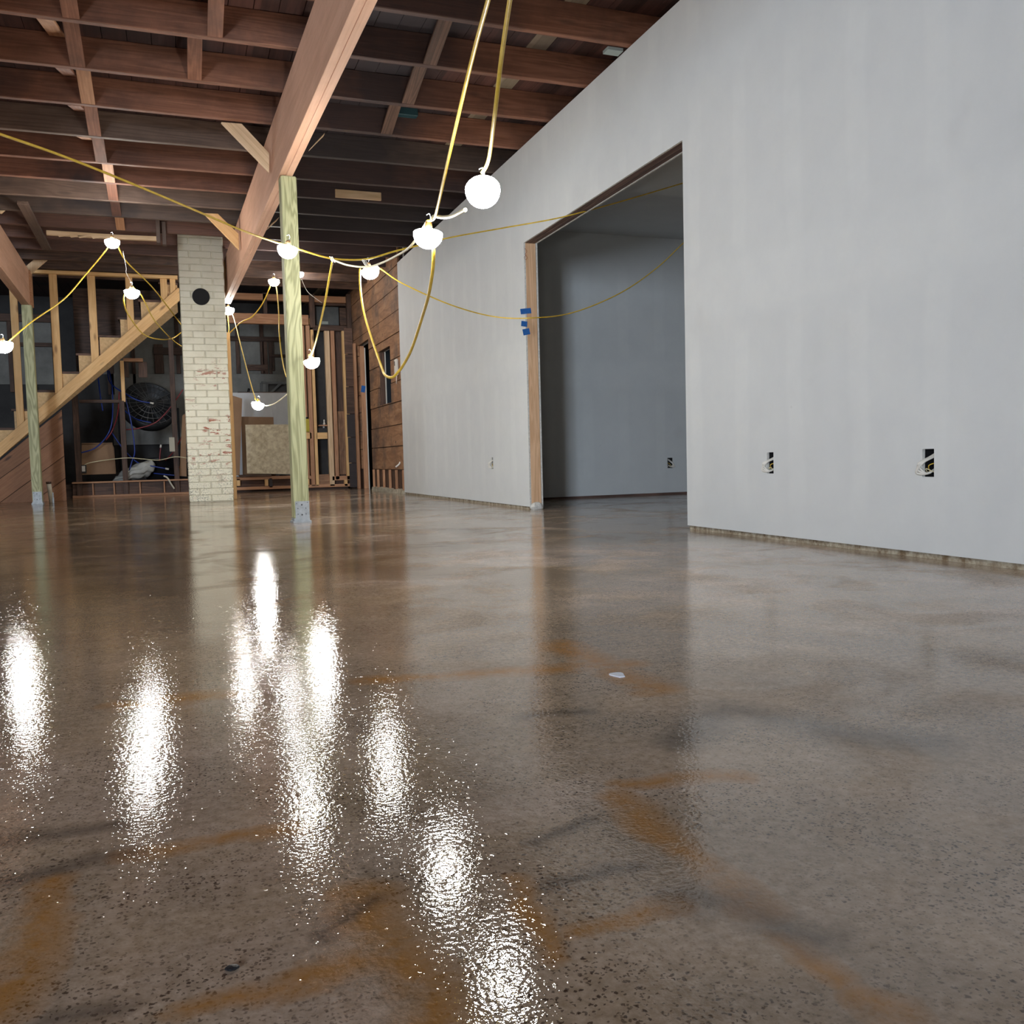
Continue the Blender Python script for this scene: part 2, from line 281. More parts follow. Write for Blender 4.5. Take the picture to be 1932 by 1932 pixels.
def brick_mat():
    m, nt, b = mat('painted_brick'); L = nt.links
    tc = N(nt, 'ShaderNodeTexCoord'); sp = N(nt, 'ShaderNodeSeparateXYZ'); ge = N(nt, 'ShaderNodeNewGeometry'); L.new(ge.outputs['Position'], sp.inputs[0])
    P = ge.outputs['Position']; z = sp.outputs[2]
    n = N(nt, 'ShaderNodeTexNoise', i_Scale=7, i_Detail=6, i_Roughness=0.65); L.new(P, n.inputs['Vector'])
    col = ramp(nt, n.outputs[0], [(0.3, (0.66, 0.62, 0.47)), (0.7, (0.80, 0.77, 0.62))])
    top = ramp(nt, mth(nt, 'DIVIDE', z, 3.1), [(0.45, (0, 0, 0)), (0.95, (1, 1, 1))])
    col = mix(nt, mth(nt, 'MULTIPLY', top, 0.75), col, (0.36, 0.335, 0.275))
    mp = N(nt, 'ShaderNodeMapping'); mp.inputs['Scale'].default_value = (1, 1, 2.6); L.new(P, mp.inputs[0])
    c = N(nt, 'ShaderNodeTexNoise', i_Scale=9, i_Detail=10, i_Roughness=0.7); L.new(mp.outputs[0], c.inputs['Vector'])
    reg = N(nt, 'ShaderNodeTexNoise', i_Scale=2.6, i_Detail=2); L.new(P, reg.inputs['Vector'])
    chip = mth(nt, 'MULTIPLY', ramp(nt, c.outputs[0], [(0.56, (0, 0, 0)), (0.58, (1, 1, 1))]), ramp(nt, reg.outputs[0], [(0.46, (0, 0, 0)), (0.54, (1, 1, 1))]))
    zb = ramp(nt, mth(nt, 'DIVIDE', z, 3.1), [(0.08, (0.2, 0.2, 0.2)), (0.18, (1, 1, 1)), (0.46, (1, 1, 1)), (0.54, (0, 0, 0))])
    col = mix(nt, mth(nt, 'MULTIPLY', chip, zb), col, (0.33, 0.10, 0.05))
    s = N(nt, 'ShaderNodeTexNoise', i_Scale=55, i_Detail=4, i_Roughness=0.7); L.new(P, s.inputs['Vector'])
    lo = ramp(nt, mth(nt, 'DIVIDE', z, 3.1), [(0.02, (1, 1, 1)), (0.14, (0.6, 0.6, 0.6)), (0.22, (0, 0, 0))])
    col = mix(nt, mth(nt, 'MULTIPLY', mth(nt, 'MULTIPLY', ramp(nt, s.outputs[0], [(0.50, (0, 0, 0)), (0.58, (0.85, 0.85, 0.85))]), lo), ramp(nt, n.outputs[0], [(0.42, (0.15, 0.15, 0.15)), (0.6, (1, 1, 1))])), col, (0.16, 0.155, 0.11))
    L.new(col, b.inputs['Base Color']); b.inputs['Roughness'].default_value = 0.6
    bp = N(nt, 'ShaderNodeBump', i_Strength=0.3, i_Distance=0.004); L.new(n.outputs[0], bp.inputs['Height']); L.new(bp.outputs[0], b.inputs['Normal'])
    return m
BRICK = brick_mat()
MORT = rough_mat('painted_mortar', (0.40, 0.37, 0.28), (0.58, 0.54, 0.42), 20, 0.85, 0.3)

# ---------------------------------------------------------------- object helpers
def tag(o, label=None, cat=None, group=None, kind=None):
    for k, v in (('label', label), ('category', cat), ('group', group), ('kind', kind)):
        if v: o[k] = v
    return o
def thing(name, label, cat, loc=(0, 0, 0), group=None):
    o = bpy.data.objects.new(name, None); C.objects.link(o); o.location = loc; o.empty_display_size = 0.05
    return tag(o, label, cat, group)
def link(name, bm, m, parent=None, matrix=None, smooth=False):
    me = bpy.data.meshes.new(name); bmesh.ops.recalc_face_normals(bm, faces=bm.faces); bm.to_mesh(me); bm.free()
    for x in (m if isinstance(m, (list, tuple)) else [m]): me.materials.append(x)
    if smooth: me.polygons.foreach_set('use_smooth', [True]*len(me.polygons))
    o = bpy.data.objects.new(name, me); C.objects.link(o)
    mw = matrix if matrix is not None else Matrix.Identity(4)
    if parent is not None:
        o.parent = parent
        pm = Matrix.Translation(parent.location) if parent.type == 'EMPTY' else parent['_m'] if '_m' in parent else parent.matrix_basis
        o.matrix_basis = chain(parent).inverted() @ mw
    else: o.matrix_basis = mw
    return o
def chain(o):
    return (chain(o.parent) @ o.matrix_basis) if o.parent else o.matrix_basis.copy()
def add_box(bm, x0, x1, y0, y1, z0, z1, mi=0):
    v = [bm.verts.new(p) for p in ((x0, y0, z0), (x1, y0, z0), (x1, y1, z0), (x0, y1, z0), (x0, y0, z1), (x1, y0, z1), (x1, y1, z1), (x0, y1, z1))]
    fs = [bm.faces.new([v[i] for i in q]) for q in ((0, 3, 2, 1), (4, 5, 6, 7), (0, 1, 5, 4), (1, 2, 6, 5), (2, 3, 7, 6), (3, 0, 4, 7))]
    for f in fs: f.material_index = mi
    return fs
def bevel(bm, w, seg=1):
    bmesh.ops.bevel(bm, geom=list(bm.edges), offset=w, segments=seg, affect='EDGES', clamp_overlap=True)
def box(name, x0, x1, y0, y1, z0, z1, m, parent=None, bev=0.0):
    cx, cy, cz = (x0+x1)/2, (y0+y1)/2, z0
    bm = bmesh.new(); add_box(bm, x0-cx, x1-cx, y0-cy, y1-cy, 0, z1-z0)
    if bev: bevel(bm, bev)
    return link(name, bm, m, parent, Matrix.Translation((cx, cy, cz)))
def frame_of(p0, p1, up):
    p0, p1 = Vector(p0), Vector(p1); x = (p1-p0).normalized(); up = Vector(up)
    y = up.cross(x).normalized(); z = x.cross(y)
    m = Matrix.Identity(4)
    for i in range(3): m[i][0] = x[i]; m[i][1] = y[i]; m[i][2] = z[i]; m[i][3] = ((p0+p1)/2)[i]
    return m, (p1-p0).length
def lumber(name, p0, p1, t, d, m, parent=None, up=(0, 0, 1), bev=0.003, jag=0.0):
    """board from p0 to p1 (centre line); t = size across, d = size along up; grain along its length"""
    mw, L = frame_of(p0, p1, up); bm = bmesh.new()
    n = max(1, int(L/0.35)); xs = [-L/2+L*i/n for i in range(n+1)]; rings = []
    for i, x in enumerate(xs):
        j = (random.uniform(-jag, jag), random.uniform(-jag, jag)) if jag and 0 < i < n else (0, 0)
        rings.append([bm.verts.new((x, sy*t/2+j[0], sz*d/2+j[1])) for sy, sz in ((-1, -1), (1, -1), (1, 1), (-1, 1))])
    for a, b_ in zip(rings, rings[1:]):
        for k in range(4): bm.faces.new((a[k], a[(k+1) % 4], b_[(k+1) % 4], b_[k]))
    bm.faces.new(rings[0]); bm.faces.new(rings[-1])
    bmesh.ops.recalc_face_normals(bm, faces=bm.faces)
    if bev:
        es = [e for e in bm.edges if e.calc_face_angle(0) > 0.8]
        bmesh.ops.bevel(bm, geom=es, offset=bev, segments=1, affect='EDGES', clamp_overlap=True)
    return link(name, bm, m, parent, mw)
def poly_prism(name, pts, nrm, th, m, parent=None, bev=0.002):
    """flat board of polygon outline (world points) extruded by th along nrm"""
    c = sum((Vector(p) for p in pts), Vector())/len(pts); n = Vector(nrm).normalized()
    x = (Vector(pts[1])-Vector(pts[0])).normalized(); y = n.cross(x)
    mw = Matrix.Identity(4)
    for i in range(3): mw[i][0] = x[i]; mw[i][1] = y[i]; mw[i][2] = n[i]; mw[i][3] = c[i]
    inv = mw.inverted(); bm = bmesh.new()
    a = [bm.verts.new(inv @ Vector(p)) for p in pts]; b_ = [bm.verts.new(v.co+Vector((0, 0, th))) for v in a]
    bm.faces.new(a); bm.faces.new(b_)
    for i in range(len(a)): j = (i+1) % len(a); bm.faces.new((a[i], a[j], b_[j], b_[i]))
    bmesh.ops.recalc_face_normals(bm, faces=bm.faces)
    if bev: bevel(bm, bev)
    return link(name, bm, m, parent, mw)
def smooth_pts(pts, n=8):
    pts = [Vector(p) for p in pts]; out = []
    for i in range(len(pts)-1):
        p0 = pts[max(i-1, 0)]; p1 = pts[i]; p2 = pts[i+1]; p3 = pts[min(i+2, len(pts)-1)]
        for k in range(n):
            t = k/n; out.append(0.5*((2*p1)+(-p0+p2)*t+(2*p0-5*p1+4*p2-p3)*t*t+(-p0+3*p1-3*p2+p3)*t**3))
    out.append(pts[-1]); return out
def tube(name, pts, r, m, parent=None, seg=8, sm=True, n=8, wob=0.0):
    P = smooth_pts(pts, n) if sm else [Vector(p) for p in pts]
    if wob: P = [P[0]]+[p+Vector([random.uniform(-wob, wob) for _ in range(3)]) for p in P[1:-1]]+[P[-1]]
    o0 = P[0].copy(); bm = bmesh.new(); rings = []; prev = None
    for i, p in enumerate(P):
        d = (P[min(i+1, len(P)-1)]-P[max(i-1, 0)])
        if d.length < 1e-9: d = Vector((0, 0, 1))
        d.normalize()
        if prev is None: a = d.orthogonal().normalized()
        else: a = (prev-d*prev.dot(d)).normalized()
        prev = a; b_ = d.cross(a)
        rr = r[min(i, len(r)-1)] if isinstance(r, list) else r
        rings.append([bm.verts.new(p-o0+(a*math.cos(t)+b_*math.sin(t))*rr) for t in [2*math.pi*k/seg for k in range(seg)]])
    for A, B in zip(rings, rings[1:]):
        for k in range(seg): bm.faces.new((A[k], A[(k+1) % seg], B[(k+1) % seg], B[k]))
    bm.faces.new(rings[0]); bm.faces.new(rings[-1])
    return link(name, bm, m, parent, Matrix.Translation(o0), smooth=True)
def lathe(bm, prof, seg=24, c=(0, 0, 0)):
    rings = [[bm.verts.new((c[0]+r*math.cos(2*math.pi*k/seg), c[1]+r*math.sin(2*math.pi*k/seg), c[2]+z)) for k in range(seg)] for r, z in prof]
    for A, B in zip(rings, rings[1:]):
        for k in range(seg): bm.faces.new((A[k], A[(k+1) % seg], B[(k+1) % seg], B[k]))
    bm.faces.new(rings[0]); bm.faces.new(rings[-1])
def sheet(name, plane, a0, a1, z0, z1, pos, th, holes, m, edge=None, parent=None):
    """wall sheet with rectangular holes. plane 'X': face at x=pos, runs along y; 'Y': face at y=pos, runs along x; holes (a0,a1,z0,z1)"""
    As = sorted({a0, a1, *[h[i] for h in holes for i in (0, 1) if a0 < h[i] < a1]})
    Zs = sorted({z0, z1, *[h[i] for h in holes for i in (2, 3) if z0 < h[i] < z1]})
    def solid(i, j):
        if i < 0 or j < 0 or i >= len(As)-1 or j >= len(Zs)-1: return False
        a = (As[i]+As[i+1])/2; z = (Zs[j]+Zs[j+1])/2
        return not any(h[0] < a < h[1] and h[2] < z < h[3] for h in holes)
    bm = bmesh.new(); cache = {}
    def V(a, z, s):
        k = (a, z, s)
        if k not in cache:
            q = pos+s*th; cache[k] = bm.verts.new((q, a, z) if plane == 'X' else (a, q, z))
        return cache[k]
    for i in range(len(As)-1):
        for j in range(len(Zs)-1):
            if not solid(i, j): continue
            q = [(As[i], Zs[j]), (As[i+1], Zs[j]), (As[i+1], Zs[j+1]), (As[i], Zs[j+1])]
            for s in (0, 1): bm.faces.new([V(*p, s) for p in q])
            for (di, dj, k) in ((0, -1, 0), (1, 0, 1), (0, 1, 2), (-1, 0, 3)):
                if not solid(i+di, j+dj):
                    p, r = q[k], q[(k+1) % 4]; f = bm.faces.new((V(*p, 0), V(*r, 0), V(*r, 1), V(*p, 1))); f.material_index = 1 if edge else 0
    return link(name, bm, [m, edge] if edge else m, parent)
def ordn(i): return ['first', 'second', 'third', 'fourth', 'fifth', 'sixth', 'seventh', 'eighth', 'ninth', 'tenth', 'eleventh', 'twelfth', 'thirteenth', 'fourteenth', 'fifteenth', 'sixteenth', 'seventeenth', 'eighteenth', 'nineteenth', 'twentieth'][i]
def S(o): return tag(o, kind='structure')

# ================================================================= THE SHELL
XL, XR, YN, YF = -6.2, 6.6, -5.0, 16.5
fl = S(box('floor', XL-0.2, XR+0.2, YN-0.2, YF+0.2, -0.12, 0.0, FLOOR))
# roof deck of lengthwise boards, one pale replacement board
bm = bmesh.new(); x = XL; k = 0
while x < XR:
    lite = abs(x+0.07-2.29) < 0.08
    for y0, y1 in ((YN, 8.0), (8.0, YF)):
        a, b_ = zc(y0)+JD, zc(y1)+JD
        dz = random.uniform(0, 0.004)
        vs = [bm.verts.new(p) for p in ((x+.002, y0, a+dz), (x+.138, y0, a+dz), (x+.138, y1, b_+dz), (x+.002, y1, b_+dz), (x+.002, y0, a+.03), (x+.138, y0, a+.03), (x+.138, y1, b_+.03), (x+.002, y1, b_+.03))]
        for q in ((0, 3, 2, 1), (4, 5, 6, 7), (0, 1, 5, 4), (1, 2, 6, 5), (2, 3, 7, 6), (3, 0, 4, 7)):
            f = bm.faces.new([vs[i] for i in q]); f.material_index = 1 if lite else 0
    x += 0.14; k += 1
S(link('ceiling', bm, [DECK, DECKL]))
bm = bmesh.new(); add_box(bm, XL-0.2, XR+0.2, YN-0.2, YF+0.2, 3.30, 3.4); S(link('ceiling', bm, BLACK))
# outer walls
S(sheet('wall_left', 'X', YN-0.2, YF+0.2, 0, 3.3, XL-0.15, 0.15, [], W_PLANK))
S(sheet('wall_outer_right', 'X', YN-0.2, YF+0.2, 0, 3.3, XR, 0.15, [], DRYX))
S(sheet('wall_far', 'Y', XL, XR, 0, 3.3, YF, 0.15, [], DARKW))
WIN = (-5.35, -3.95, 0.1, 2.45)
S(sheet('wall_rear', 'Y', XL, XR, 0, 3.3, YN-0.15, 0.15, [WIN], DRYY))
w = S(thing('window_1', None, None, (-4.65, YN-0.08, 0.1)))
for i in range(3):
    xx = WIN[0]+(WIN[1]-WIN[0])*i/2; box('window_frame', xx-0.03, xx+0.03, YN-0.11, YN-0.05, WIN[2], WIN[3], BOARDW, w)
for zz in (WIN[2], 1.3, WIN[3]-0.06): box('window_frame', WIN[0], WIN[1], YN-0.11, YN-0.05, zz, zz+0.06, BOARDW, w)

# ---- drywall partition on the right, with the wide opening
OY0, OY1, OZ = 4.335, 6.72, 2.10
outl = [(2.600, 2.656, 0.308, 0.412), (3.562, 3.612, 0.313, 0.413), (7.600, 7.650, 0.321, 0.425)]
PE = 11.0   # far end of the drywall
opening = (OY0, OY1, -1, OZ)
S(sheet('wall_right', 'X', YN, PE, 0.022, 2.832, WX, 0.0127, [opening]+outl, DRYX, DRYE))
S(sheet('wall_right_inner_face', 'X', 2.3, 8.2, 0.022, 2.60, WX+0.0127+0.089, 0.0127, [opening], DRYX, DRYE))
FX0, FX1 = WX+0.0127, WX+0.0127+0.089; FXm = (FX0+FX1)/2
# framing inside the wall: bottom plate, header, jamb
t = thing('wall_framing', 'raw lumber framing edging the wide opening in the white drywall, with dirty bottom plate', 'framing', (FXm, OY1, 0))
PLATE = rough_mat('mud_stained_plate', (0.16, 0.11, 0.06), (0.50, 0.46, 0.36), 24, 0.9, 0.6)
for y0, y1 in ((YN, OY0-0.0), (OY1+0.04, PE)): box('bottom_plate', FX0+0.001, FX1-0.001, y0, y1, 0.0, 0.038, PLATE, t)
lumber('jamb_stud', (FXm, OY1+0.02, 0.03), (FXm, OY1+0.02, 2.10), 0.087, 0.04, W_JAMB, t, up=(0, 1, 0))
lumber('jamb_stud', (FXm, OY0-0.02, 0.04), (FXm, OY0-0.02, 2.10), 0.087, 0.04, W_JAMB, t, up=(0, 1, 0))
for dx in (-0.0225, 0.0225):
    lumber('header', (FXm+dx, OY0-0.04, 2.1+0.09), (FXm+dx, OY1+0.04, 2.1+0.09), 0.0415, 0.178, W_HEAD, t)
y = OY1+0.45
def clear(y): return all(y+0.05 < h[0] or y-0.01 > h[1] for h in outl)
while y < PE-0.1:
    if clear(y): box('stud', FX0+0.001, FX1-0.001, y, y+0.038, 0.038, 2.80, W_NEW, t)
    y += 0.41
y = OY0-0.45
while y > 0.2:
    if clear(y): box('stud', FX0+0.001, FX1-0.001, y, y+0.038, 0.038, 2.80, W_NEW, t)
    y -= 0.41
bm = bmesh.new(); bmesh.ops.create_uvsphere(bm, u_segments=12, v_segments=8, radius=0.03)
for v in bm.verts: v.co = Vector((v.co.x*1.9, v.co.y*1.0, v.co.z*1.3+0.01))*1.0+Vector([random.uniform(-.004, .004) for _ in range(3)])
link('plaster_blob', bm, DRYE, t, Matrix.Translation((FXm, OY1-0.002, 0.01)))
# ---- inner room behind the opening
S(sheet('wall_inner_far', 'Y', FX1, XR, 0.02, 2.60, 8.15, 0.0127, [(4.70, 4.762, 0.27, 0.375)], DRYY, DRYE))
box('trim_1', FX1, XR, 8.17, 8.2, 0, 0.05, W_HEAD)['kind'] = 'structure'
S(sheet('wall_inner_near', 'Y', FX1+0.013, XR, 0.0, 2.60, 2.3, 0.013, [], DRYY))
S(box('ceiling', FX1+0.013, XR, 2.3, 8.18, 2.588, 2.61, DRYX))
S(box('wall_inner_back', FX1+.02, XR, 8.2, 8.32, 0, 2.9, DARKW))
# drywall joint on the inner ceiling
# ---- outlets: cut hole, metal box, folded cables
def outlet(plane, a0, a1, z0, z1, pos, label, sgn=1, big=1.0):
    w_ = a1-a0; am = (a0+a1)/2; base = (pos, am, z0) if plane == 'X' else (am, pos, z0)
    t = thing('outlet_box', label, 'electrical box', base, 'open electrical boxes in the drywall')
    def P(a, dpt, z): return Vector((pos+dpt, a, z)) if plane == 'X' else Vector((a, pos+dpt, z))
    bm = bmesh.new(); e = 0.002; dep = 0.06
    vo = [bm.verts.new(P(a, 0.0135, z)) for a, z in ((a0-e, z0-e), (a1+e, z0-e), (a1+e, z1+e), (a0-e, z1+e))]
    vb = [bm.verts.new(P(a, dep, z)) for a, z in ((a0-e, z0-e), (a1+e, z0-e), (a1+e, z1+e), (a0-e, z1+e))]
    bm.faces.new(vb)
    for i in range(4): j = (i+1) % 4; bm.faces.new((vo[i], vo[j], vb[j], vb[i]))
    link('box_shell', bm, BLKP, t)
    hz = z1-z0
    for k in range(3):
        s = k*0.008
        tube('cable', [P(am-w_*0.25+s, 0.05, z1-0.012), P(am-w_*0.1+s, 0.02, z1-0.03*big), P(am+w_*(0.1)+s*0.5, -0.018-s*0.5, z0+hz*0.52), P(am+w_*(0.62-0.12*k), -0.022, z0+hz*(0.16+0.1*k)), P(am+w_*(0.1), 0.0, z0+hz*0.12), P(am, 0.04, z0+hz*0.3)], 0.0045*big, WIREW, t, seg=6, n=5)
    tube('cable', [P(am-w_*.3, 0.03, z0+hz*0.1), P(am+w_*.1, -0.004, z0+hz*.3), P(am+w_*.35, 0.02, z0+hz*0.12)], 0.002, CREAM, t, seg=5, n=4)
    tube('cable', [P(am+w_*.3, 0.03, z0+hz*0.1), P(am-w_*.1, -0.003, z0+hz*.4), P(am-w_*.35, 0.02, z0+hz*0.5)], 0.002, YEL, t, seg=5, n=4)
outlet('X', *outl[0], WX, 'open electrical box with folded white cables, nearest the camera, low in the right wall')
outlet('X', *outl[1], WX, 'open electrical box with cables between wide opening and nearest box, low in right wall')
outlet('X', *outl[2], WX, 'small open electrical box in white wall just left of the wooden jamb', big=0.7)
outlet('Y', 4.70, 4.762, 0.27, 0.375, 8.15, 'open electrical box on the grey back wall of the room beyond the opening', big=0.9)
# blue tape on the jamb
def tape(px, py, w_, h_, rot, label):
    p = onY(px, py, OY1-0.0015); bm = bmesh.new(); add_box(bm, -w_/2, w_/2, -0.0006, 0.0006, -h_/2, h_/2)
    o = link('tape_strip', bm, TAPE, None, Matrix.Translation(p) @ Matrix.Rotation(rot, 4, 'Y')); tag(o, label, 'tape', 'blue tape pieces on the jamb')
tape(992, 587, 0.09, 0.042, -0.12, 'widest and topmost strip of blue tape across the wooden jamb')
tape(989, 611, 0.05, 0.042, 0.1, 'middle blue tape square on the wooden jamb, under the drooping cord')
tape(993, 626, 0.058, 0.048, -0.2, 'lowest blue tape square on the wooden jamb')
# carpenter marks on the jamb
MARK = plain('red_pencil_mark', (0.25, 0.05, 0.03), 0.8)
q = [onY(a, b_, OY1-0.001) for a, b_ in ((990, 468), (994, 474), (991, 480), (995, 486), (992, 490), (989, 486), (993, 481))]
t2 = tube('pencil_scribble', q, 0.0014, MARK, None, seg=5, n=5); tag(t2, 'red pencil scribble near the top of the wooden jamb', 'marking')

# ================================================================= PLANK WALL beyond the drywall (same plane)
DOOR = (12.92, 13.72, -1, 2.16); WINP = (11.56, 12.32, 1.17, 1.90)
PX0, PX1 = WX+0.0, WX+0.022
def plank_wall():
    z = 0.30; i = 0; rows = []
    while z < 3.02:
        h = [0.30, 0.27, 0.285, 0.26, 0.29][i % 5]; rows.append((z, min(z+h, 3.04))); z += h; i += 1
    bm = bmesh.new()
    for z0, z1 in rows:
        x0 = PX0+random.uniform(-.002, .004)
        cuts = [(PE, BY+0.05)]
        for a0, a1, h0, h1 in (DOOR, WINP):
            if z0 < h1-0.01 and z1 > h0+0.01:
                new = []
                for s, e in cuts:
                    if a0 > s and a1 < e: new += [(s, a0), (a1, e)]
                    else: new.append((s, e))
                cuts = new
        for s, e in cuts:
            zz0, zz1 = z0, z1
            fs = add_box(bm, x0, x0+0.02, s, e, zz0+0.005, zz1-0.006)
        for a0, a1, h0, h1 in (DOOR, WINP):   # remainders above and below the openings
            if z0 < h0 < z1 and h0 > 0: add_box(bm, x0, x0+0.02, a0, a1, z0+0.005, h0)
            if z0 < h1 < z1: add_box(bm, x0, x0+0.02, a0, a1, h1, z1-0.006)
    return bm
m, nt, b_ = mat('sheathing_boards'); L_ = nt.links
ge = N(nt, 'ShaderNodeNewGeometry'); mp = N(nt, 'ShaderNodeMapping'); mp.inputs['Scale'].default_value = (9, 1.4, 9); L_.new(ge.outputs['Position'], mp.inputs[0])
n1 = N(nt, 'ShaderNodeTexNoise', i_Scale=1.6, i_Detail=6, i_Roughness=0.65, i_Distortion=0.8); L_.new(mp.outputs[0], n1.inputs['Vector'])
cc = ramp(nt, n1.outputs[0], [(0.3, (0.17, 0.08, 0.042)), (0.55, (0.33, 0.175, 0.09)), (0.75, (0.40, 0.24, 0.14))])
n2 = N(nt, 'ShaderNodeTexNoise', i_Scale=2.2, i_Detail=5, i_Roughness=0.6); L_.new(ge.outputs['Position'], n2.inputs['Vector'])
cc = mix(nt, ramp(nt, n2.outputs[0], [(0.48, (0, 0, 0)), (0.66, (0.75, 0.75, 0.75))]), cc, (0.085, 0.06, 0.05))
vo = N(nt, 'ShaderNodeTexVoronoi', i_Scale=5.0); L_.new(ge.outputs['Position'], vo.inputs['Vector'])
cc = mix(nt, ramp(nt, vo.outputs['Distance'], [(0.07, (0.9, 0.9, 0.9)), (0.12, (0, 0, 0))]), cc, (0.04, 0.02, 0.015))
L_.new(cc, b_.inputs['Base Color']); b_.inputs['Roughness'].default_value = 0.7; SHEATH = m
S(link('wall_planked', plank_wall(), SHEATH))
S(sheet('wall_planked_backing', 'X', PE, BY+0.4, 0.0, 3.1, PX1+0.001, 0.012, [DOOR, WINP], W_DARK))
S(sheet('wall_planked_inner', 'X', PE, BY+0.4, 0.0, 3.1, WX+0.077, 0.0127, [DOOR, WINP], DRYE))
# dark room beyond the planked wall
S(sheet('wall_dark_room', 'X', 8.4, YF, 0, 3.1, 4.6, 0.05, [], DARKROOM))
S(sheet('wall_dark_room_end', 'Y', WX+0.15, 4.6, 0, 3.1, 15.2, 0.05, [], DARKROOM))
# door 1: jamb liners
d1 = S(thing('door_1', None, None, (WX+0.07, DOOR[1], 0)))
lumber('door_jamb', (WX+0.056, DOOR[1]+0.0, 0.0), (WX+0.056, DOOR[1]+0.0, 2.16), 0.068, 0.04, W_RED, d1, up=(0, 1, 0))
lumber('door_jamb', (WX+0.056, DOOR[0]+0.0, 0.0), (WX+0.056, DOOR[0]+0.0, 2.16), 0.068, 0.04, W_RED, d1, up=(0, 1, 0))
box('door_edge', WX+0.09, WX+0.103, DOOR[1]-0.035, DOOR[1]-0.02, 0, 2.13, WIREW, d1)
w2 = S(thing('window_2', None, None, (WX+0.07, WINP[1], WINP[2])))
lumber('window_jamb', (WX+0.056, WINP[1]-0.0, WINP[2]), (WX+0.056, WINP[1]-0.0, WINP[3]), 0.068, 0.04, W_DARK, w2, up=(0, 1, 0))
lumber('window_jamb', (WX+0.056, WINP[0]+0.0, WINP[2]), (WX+0.056, WINP[0]+0.0, WINP[3]), 0.068, 0.04, W_DARK, w2, up=(0, 1, 0))
lumber('window_sill', (WX+0.056, WINP[0]+.02, WINP[2]-0.02), (WX+0.056, WINP[1]-.02, WINP[2]-0.02), 0.068, 0.036, W_DARK, w2)
lumber('window_head', (WX+0.056, WINP[0]+.02, WINP[3]+0.02), (WX+0.056, WINP[1]-.02, WINP[3]+0.02), 0.068, 0.036, W_DARK, w2)
box('window_edge', WX+0.09, WX+0.103, WINP[1]-0.035, WINP[1]-0.02, WINP[2], WINP[3], WIREW, w2)
# bottom strip of the planked wall: short studs on a curb
t = thing('cripple_studs', 'short bare studs in the open strip under the brown plank wall', 'framing', (WX+0.02, 12, 0))
for y in (11.03, 11.42, 11.8, 12.18, 12.56, 12.86): lumber('stud', (WX+0.002, y, 0.04), (WX+0.002, y, 0.298), 0.03, 0.04, W_RED, t, up=(0, 1, 0))
bm = bmesh.new(); ys = [PE+0.01+i*(12.88-PE-0.01)/24 for i in range(25)]
prev = None
for y in ys:
    h = 0.045+random.uniform(-.012, .012); wv = random.uniform(-.006, .006)
    r_ = [bm.verts.new(p) for p in ((WX-0.03+wv, y, 0), (WX-0.024+wv, y, h), (WX+0.02, y, h+.01), (WX+0.02, y, 0))]
    if prev:
        for k in range(4): bm.faces.new((prev[k], prev[(k+1) % 4], r_[(k+1) % 4], r_[k]))
    else: bm.faces.new(r_)
    prev = r_
bm.faces.new(prev)
o = link('concrete_curb', bm, CURB); tag(o, 'rough pale curb on the floor under the brown plank wall', 'curb')
# small white controller on the planks
p = onX(748, 693, WX-0.02)
t = thing('wall_controller', 'small white controller hanging on the brown plank wall beside the drywall end', 'controller', (WX-0.02, p.y, p.z-0.09))
bm = bmesh.new(); add_box(bm, -0.018, 0.018, -0.05, 0.05, 0, 0.2); bevel(bm, 0.008, 2); link('case', bm, WIREW, t, Matrix.Translation((WX-0.0215, p.y, p.z-0.1)))
box('display', WX-0.0415, WX-0.0385, p.y-0.005, p.y+0.03, p.z+0.02, p.z+0.075, BLKP, t)
tube('cable', [Vector((WX-0.02, p.y, p.z-0.1)), Vector((WX-0.03, p.y-0.02, p.z-0.16)), Vector((WX-0.02, p.y+0.03, p.z-0.2))], 0.005, WIREW, t)
p = onX(753, 876, WX-0.015); q2 = onX(747, 881, WX-0.05)
t = tube('cable_stub', [p+Vector((0.013, 0, 0.03)), p, q2], 0.011, WIREW); tag(t, 'short white cable stub poking from the bottom of the brown plank wall', 'cable')
p = onX(684, 729, WX); bm = bmesh.new(); add_box(bm, -0.03, 0.03, -0.001, 0.001, -0.05, 0.05)
o = link('tape_strip', bm, TAPE, None, Matrix.Translation((WX+0.055, DOOR[1]-0.0218, p.z-0.02)) @ Matrix.Rotation(0.15, 4, 'Y')); tag(o, 'blue tape square on the far narrow door jamb in the plank wall', 'tape')

# ================================================================= ROOF JOISTS
jy = [2.48+0.612*i for i in range(19)]
jy = [y+d for y, d in zip(jy, [0, 0, 0, 0, 0.0, 0.005, 0.03, 0.02, 0.03, 0.03, 0.0, 0, 0, 0, 0, 0, 0, 0, 0])]
grey = {8: W_GREYJ, 12: W_GREYJ, 11: W_GREYJ}
OPX = (-1.02, 0.02)
for i, y in enumerate(jy):
    z = zc(y)+JD/2+0.002; m_ = grey.get(i, W_JOIST if i < 16 else W_DARK)
    if y > BY-0.15: break
    o = lumber('roof_joist', (XL+0.02, y, z), (XR-0.05, y, z), JT, JD, m_, bev=0.004, jag=0.002)
    tag(o, '%s old roof joist, the %s from the camera, crossing above the beams' % ('grey weathered' if i in grey else 'reddish-brown' if i < 16 else 'dark', ordn(i)), 'joist', 'old roof joists')
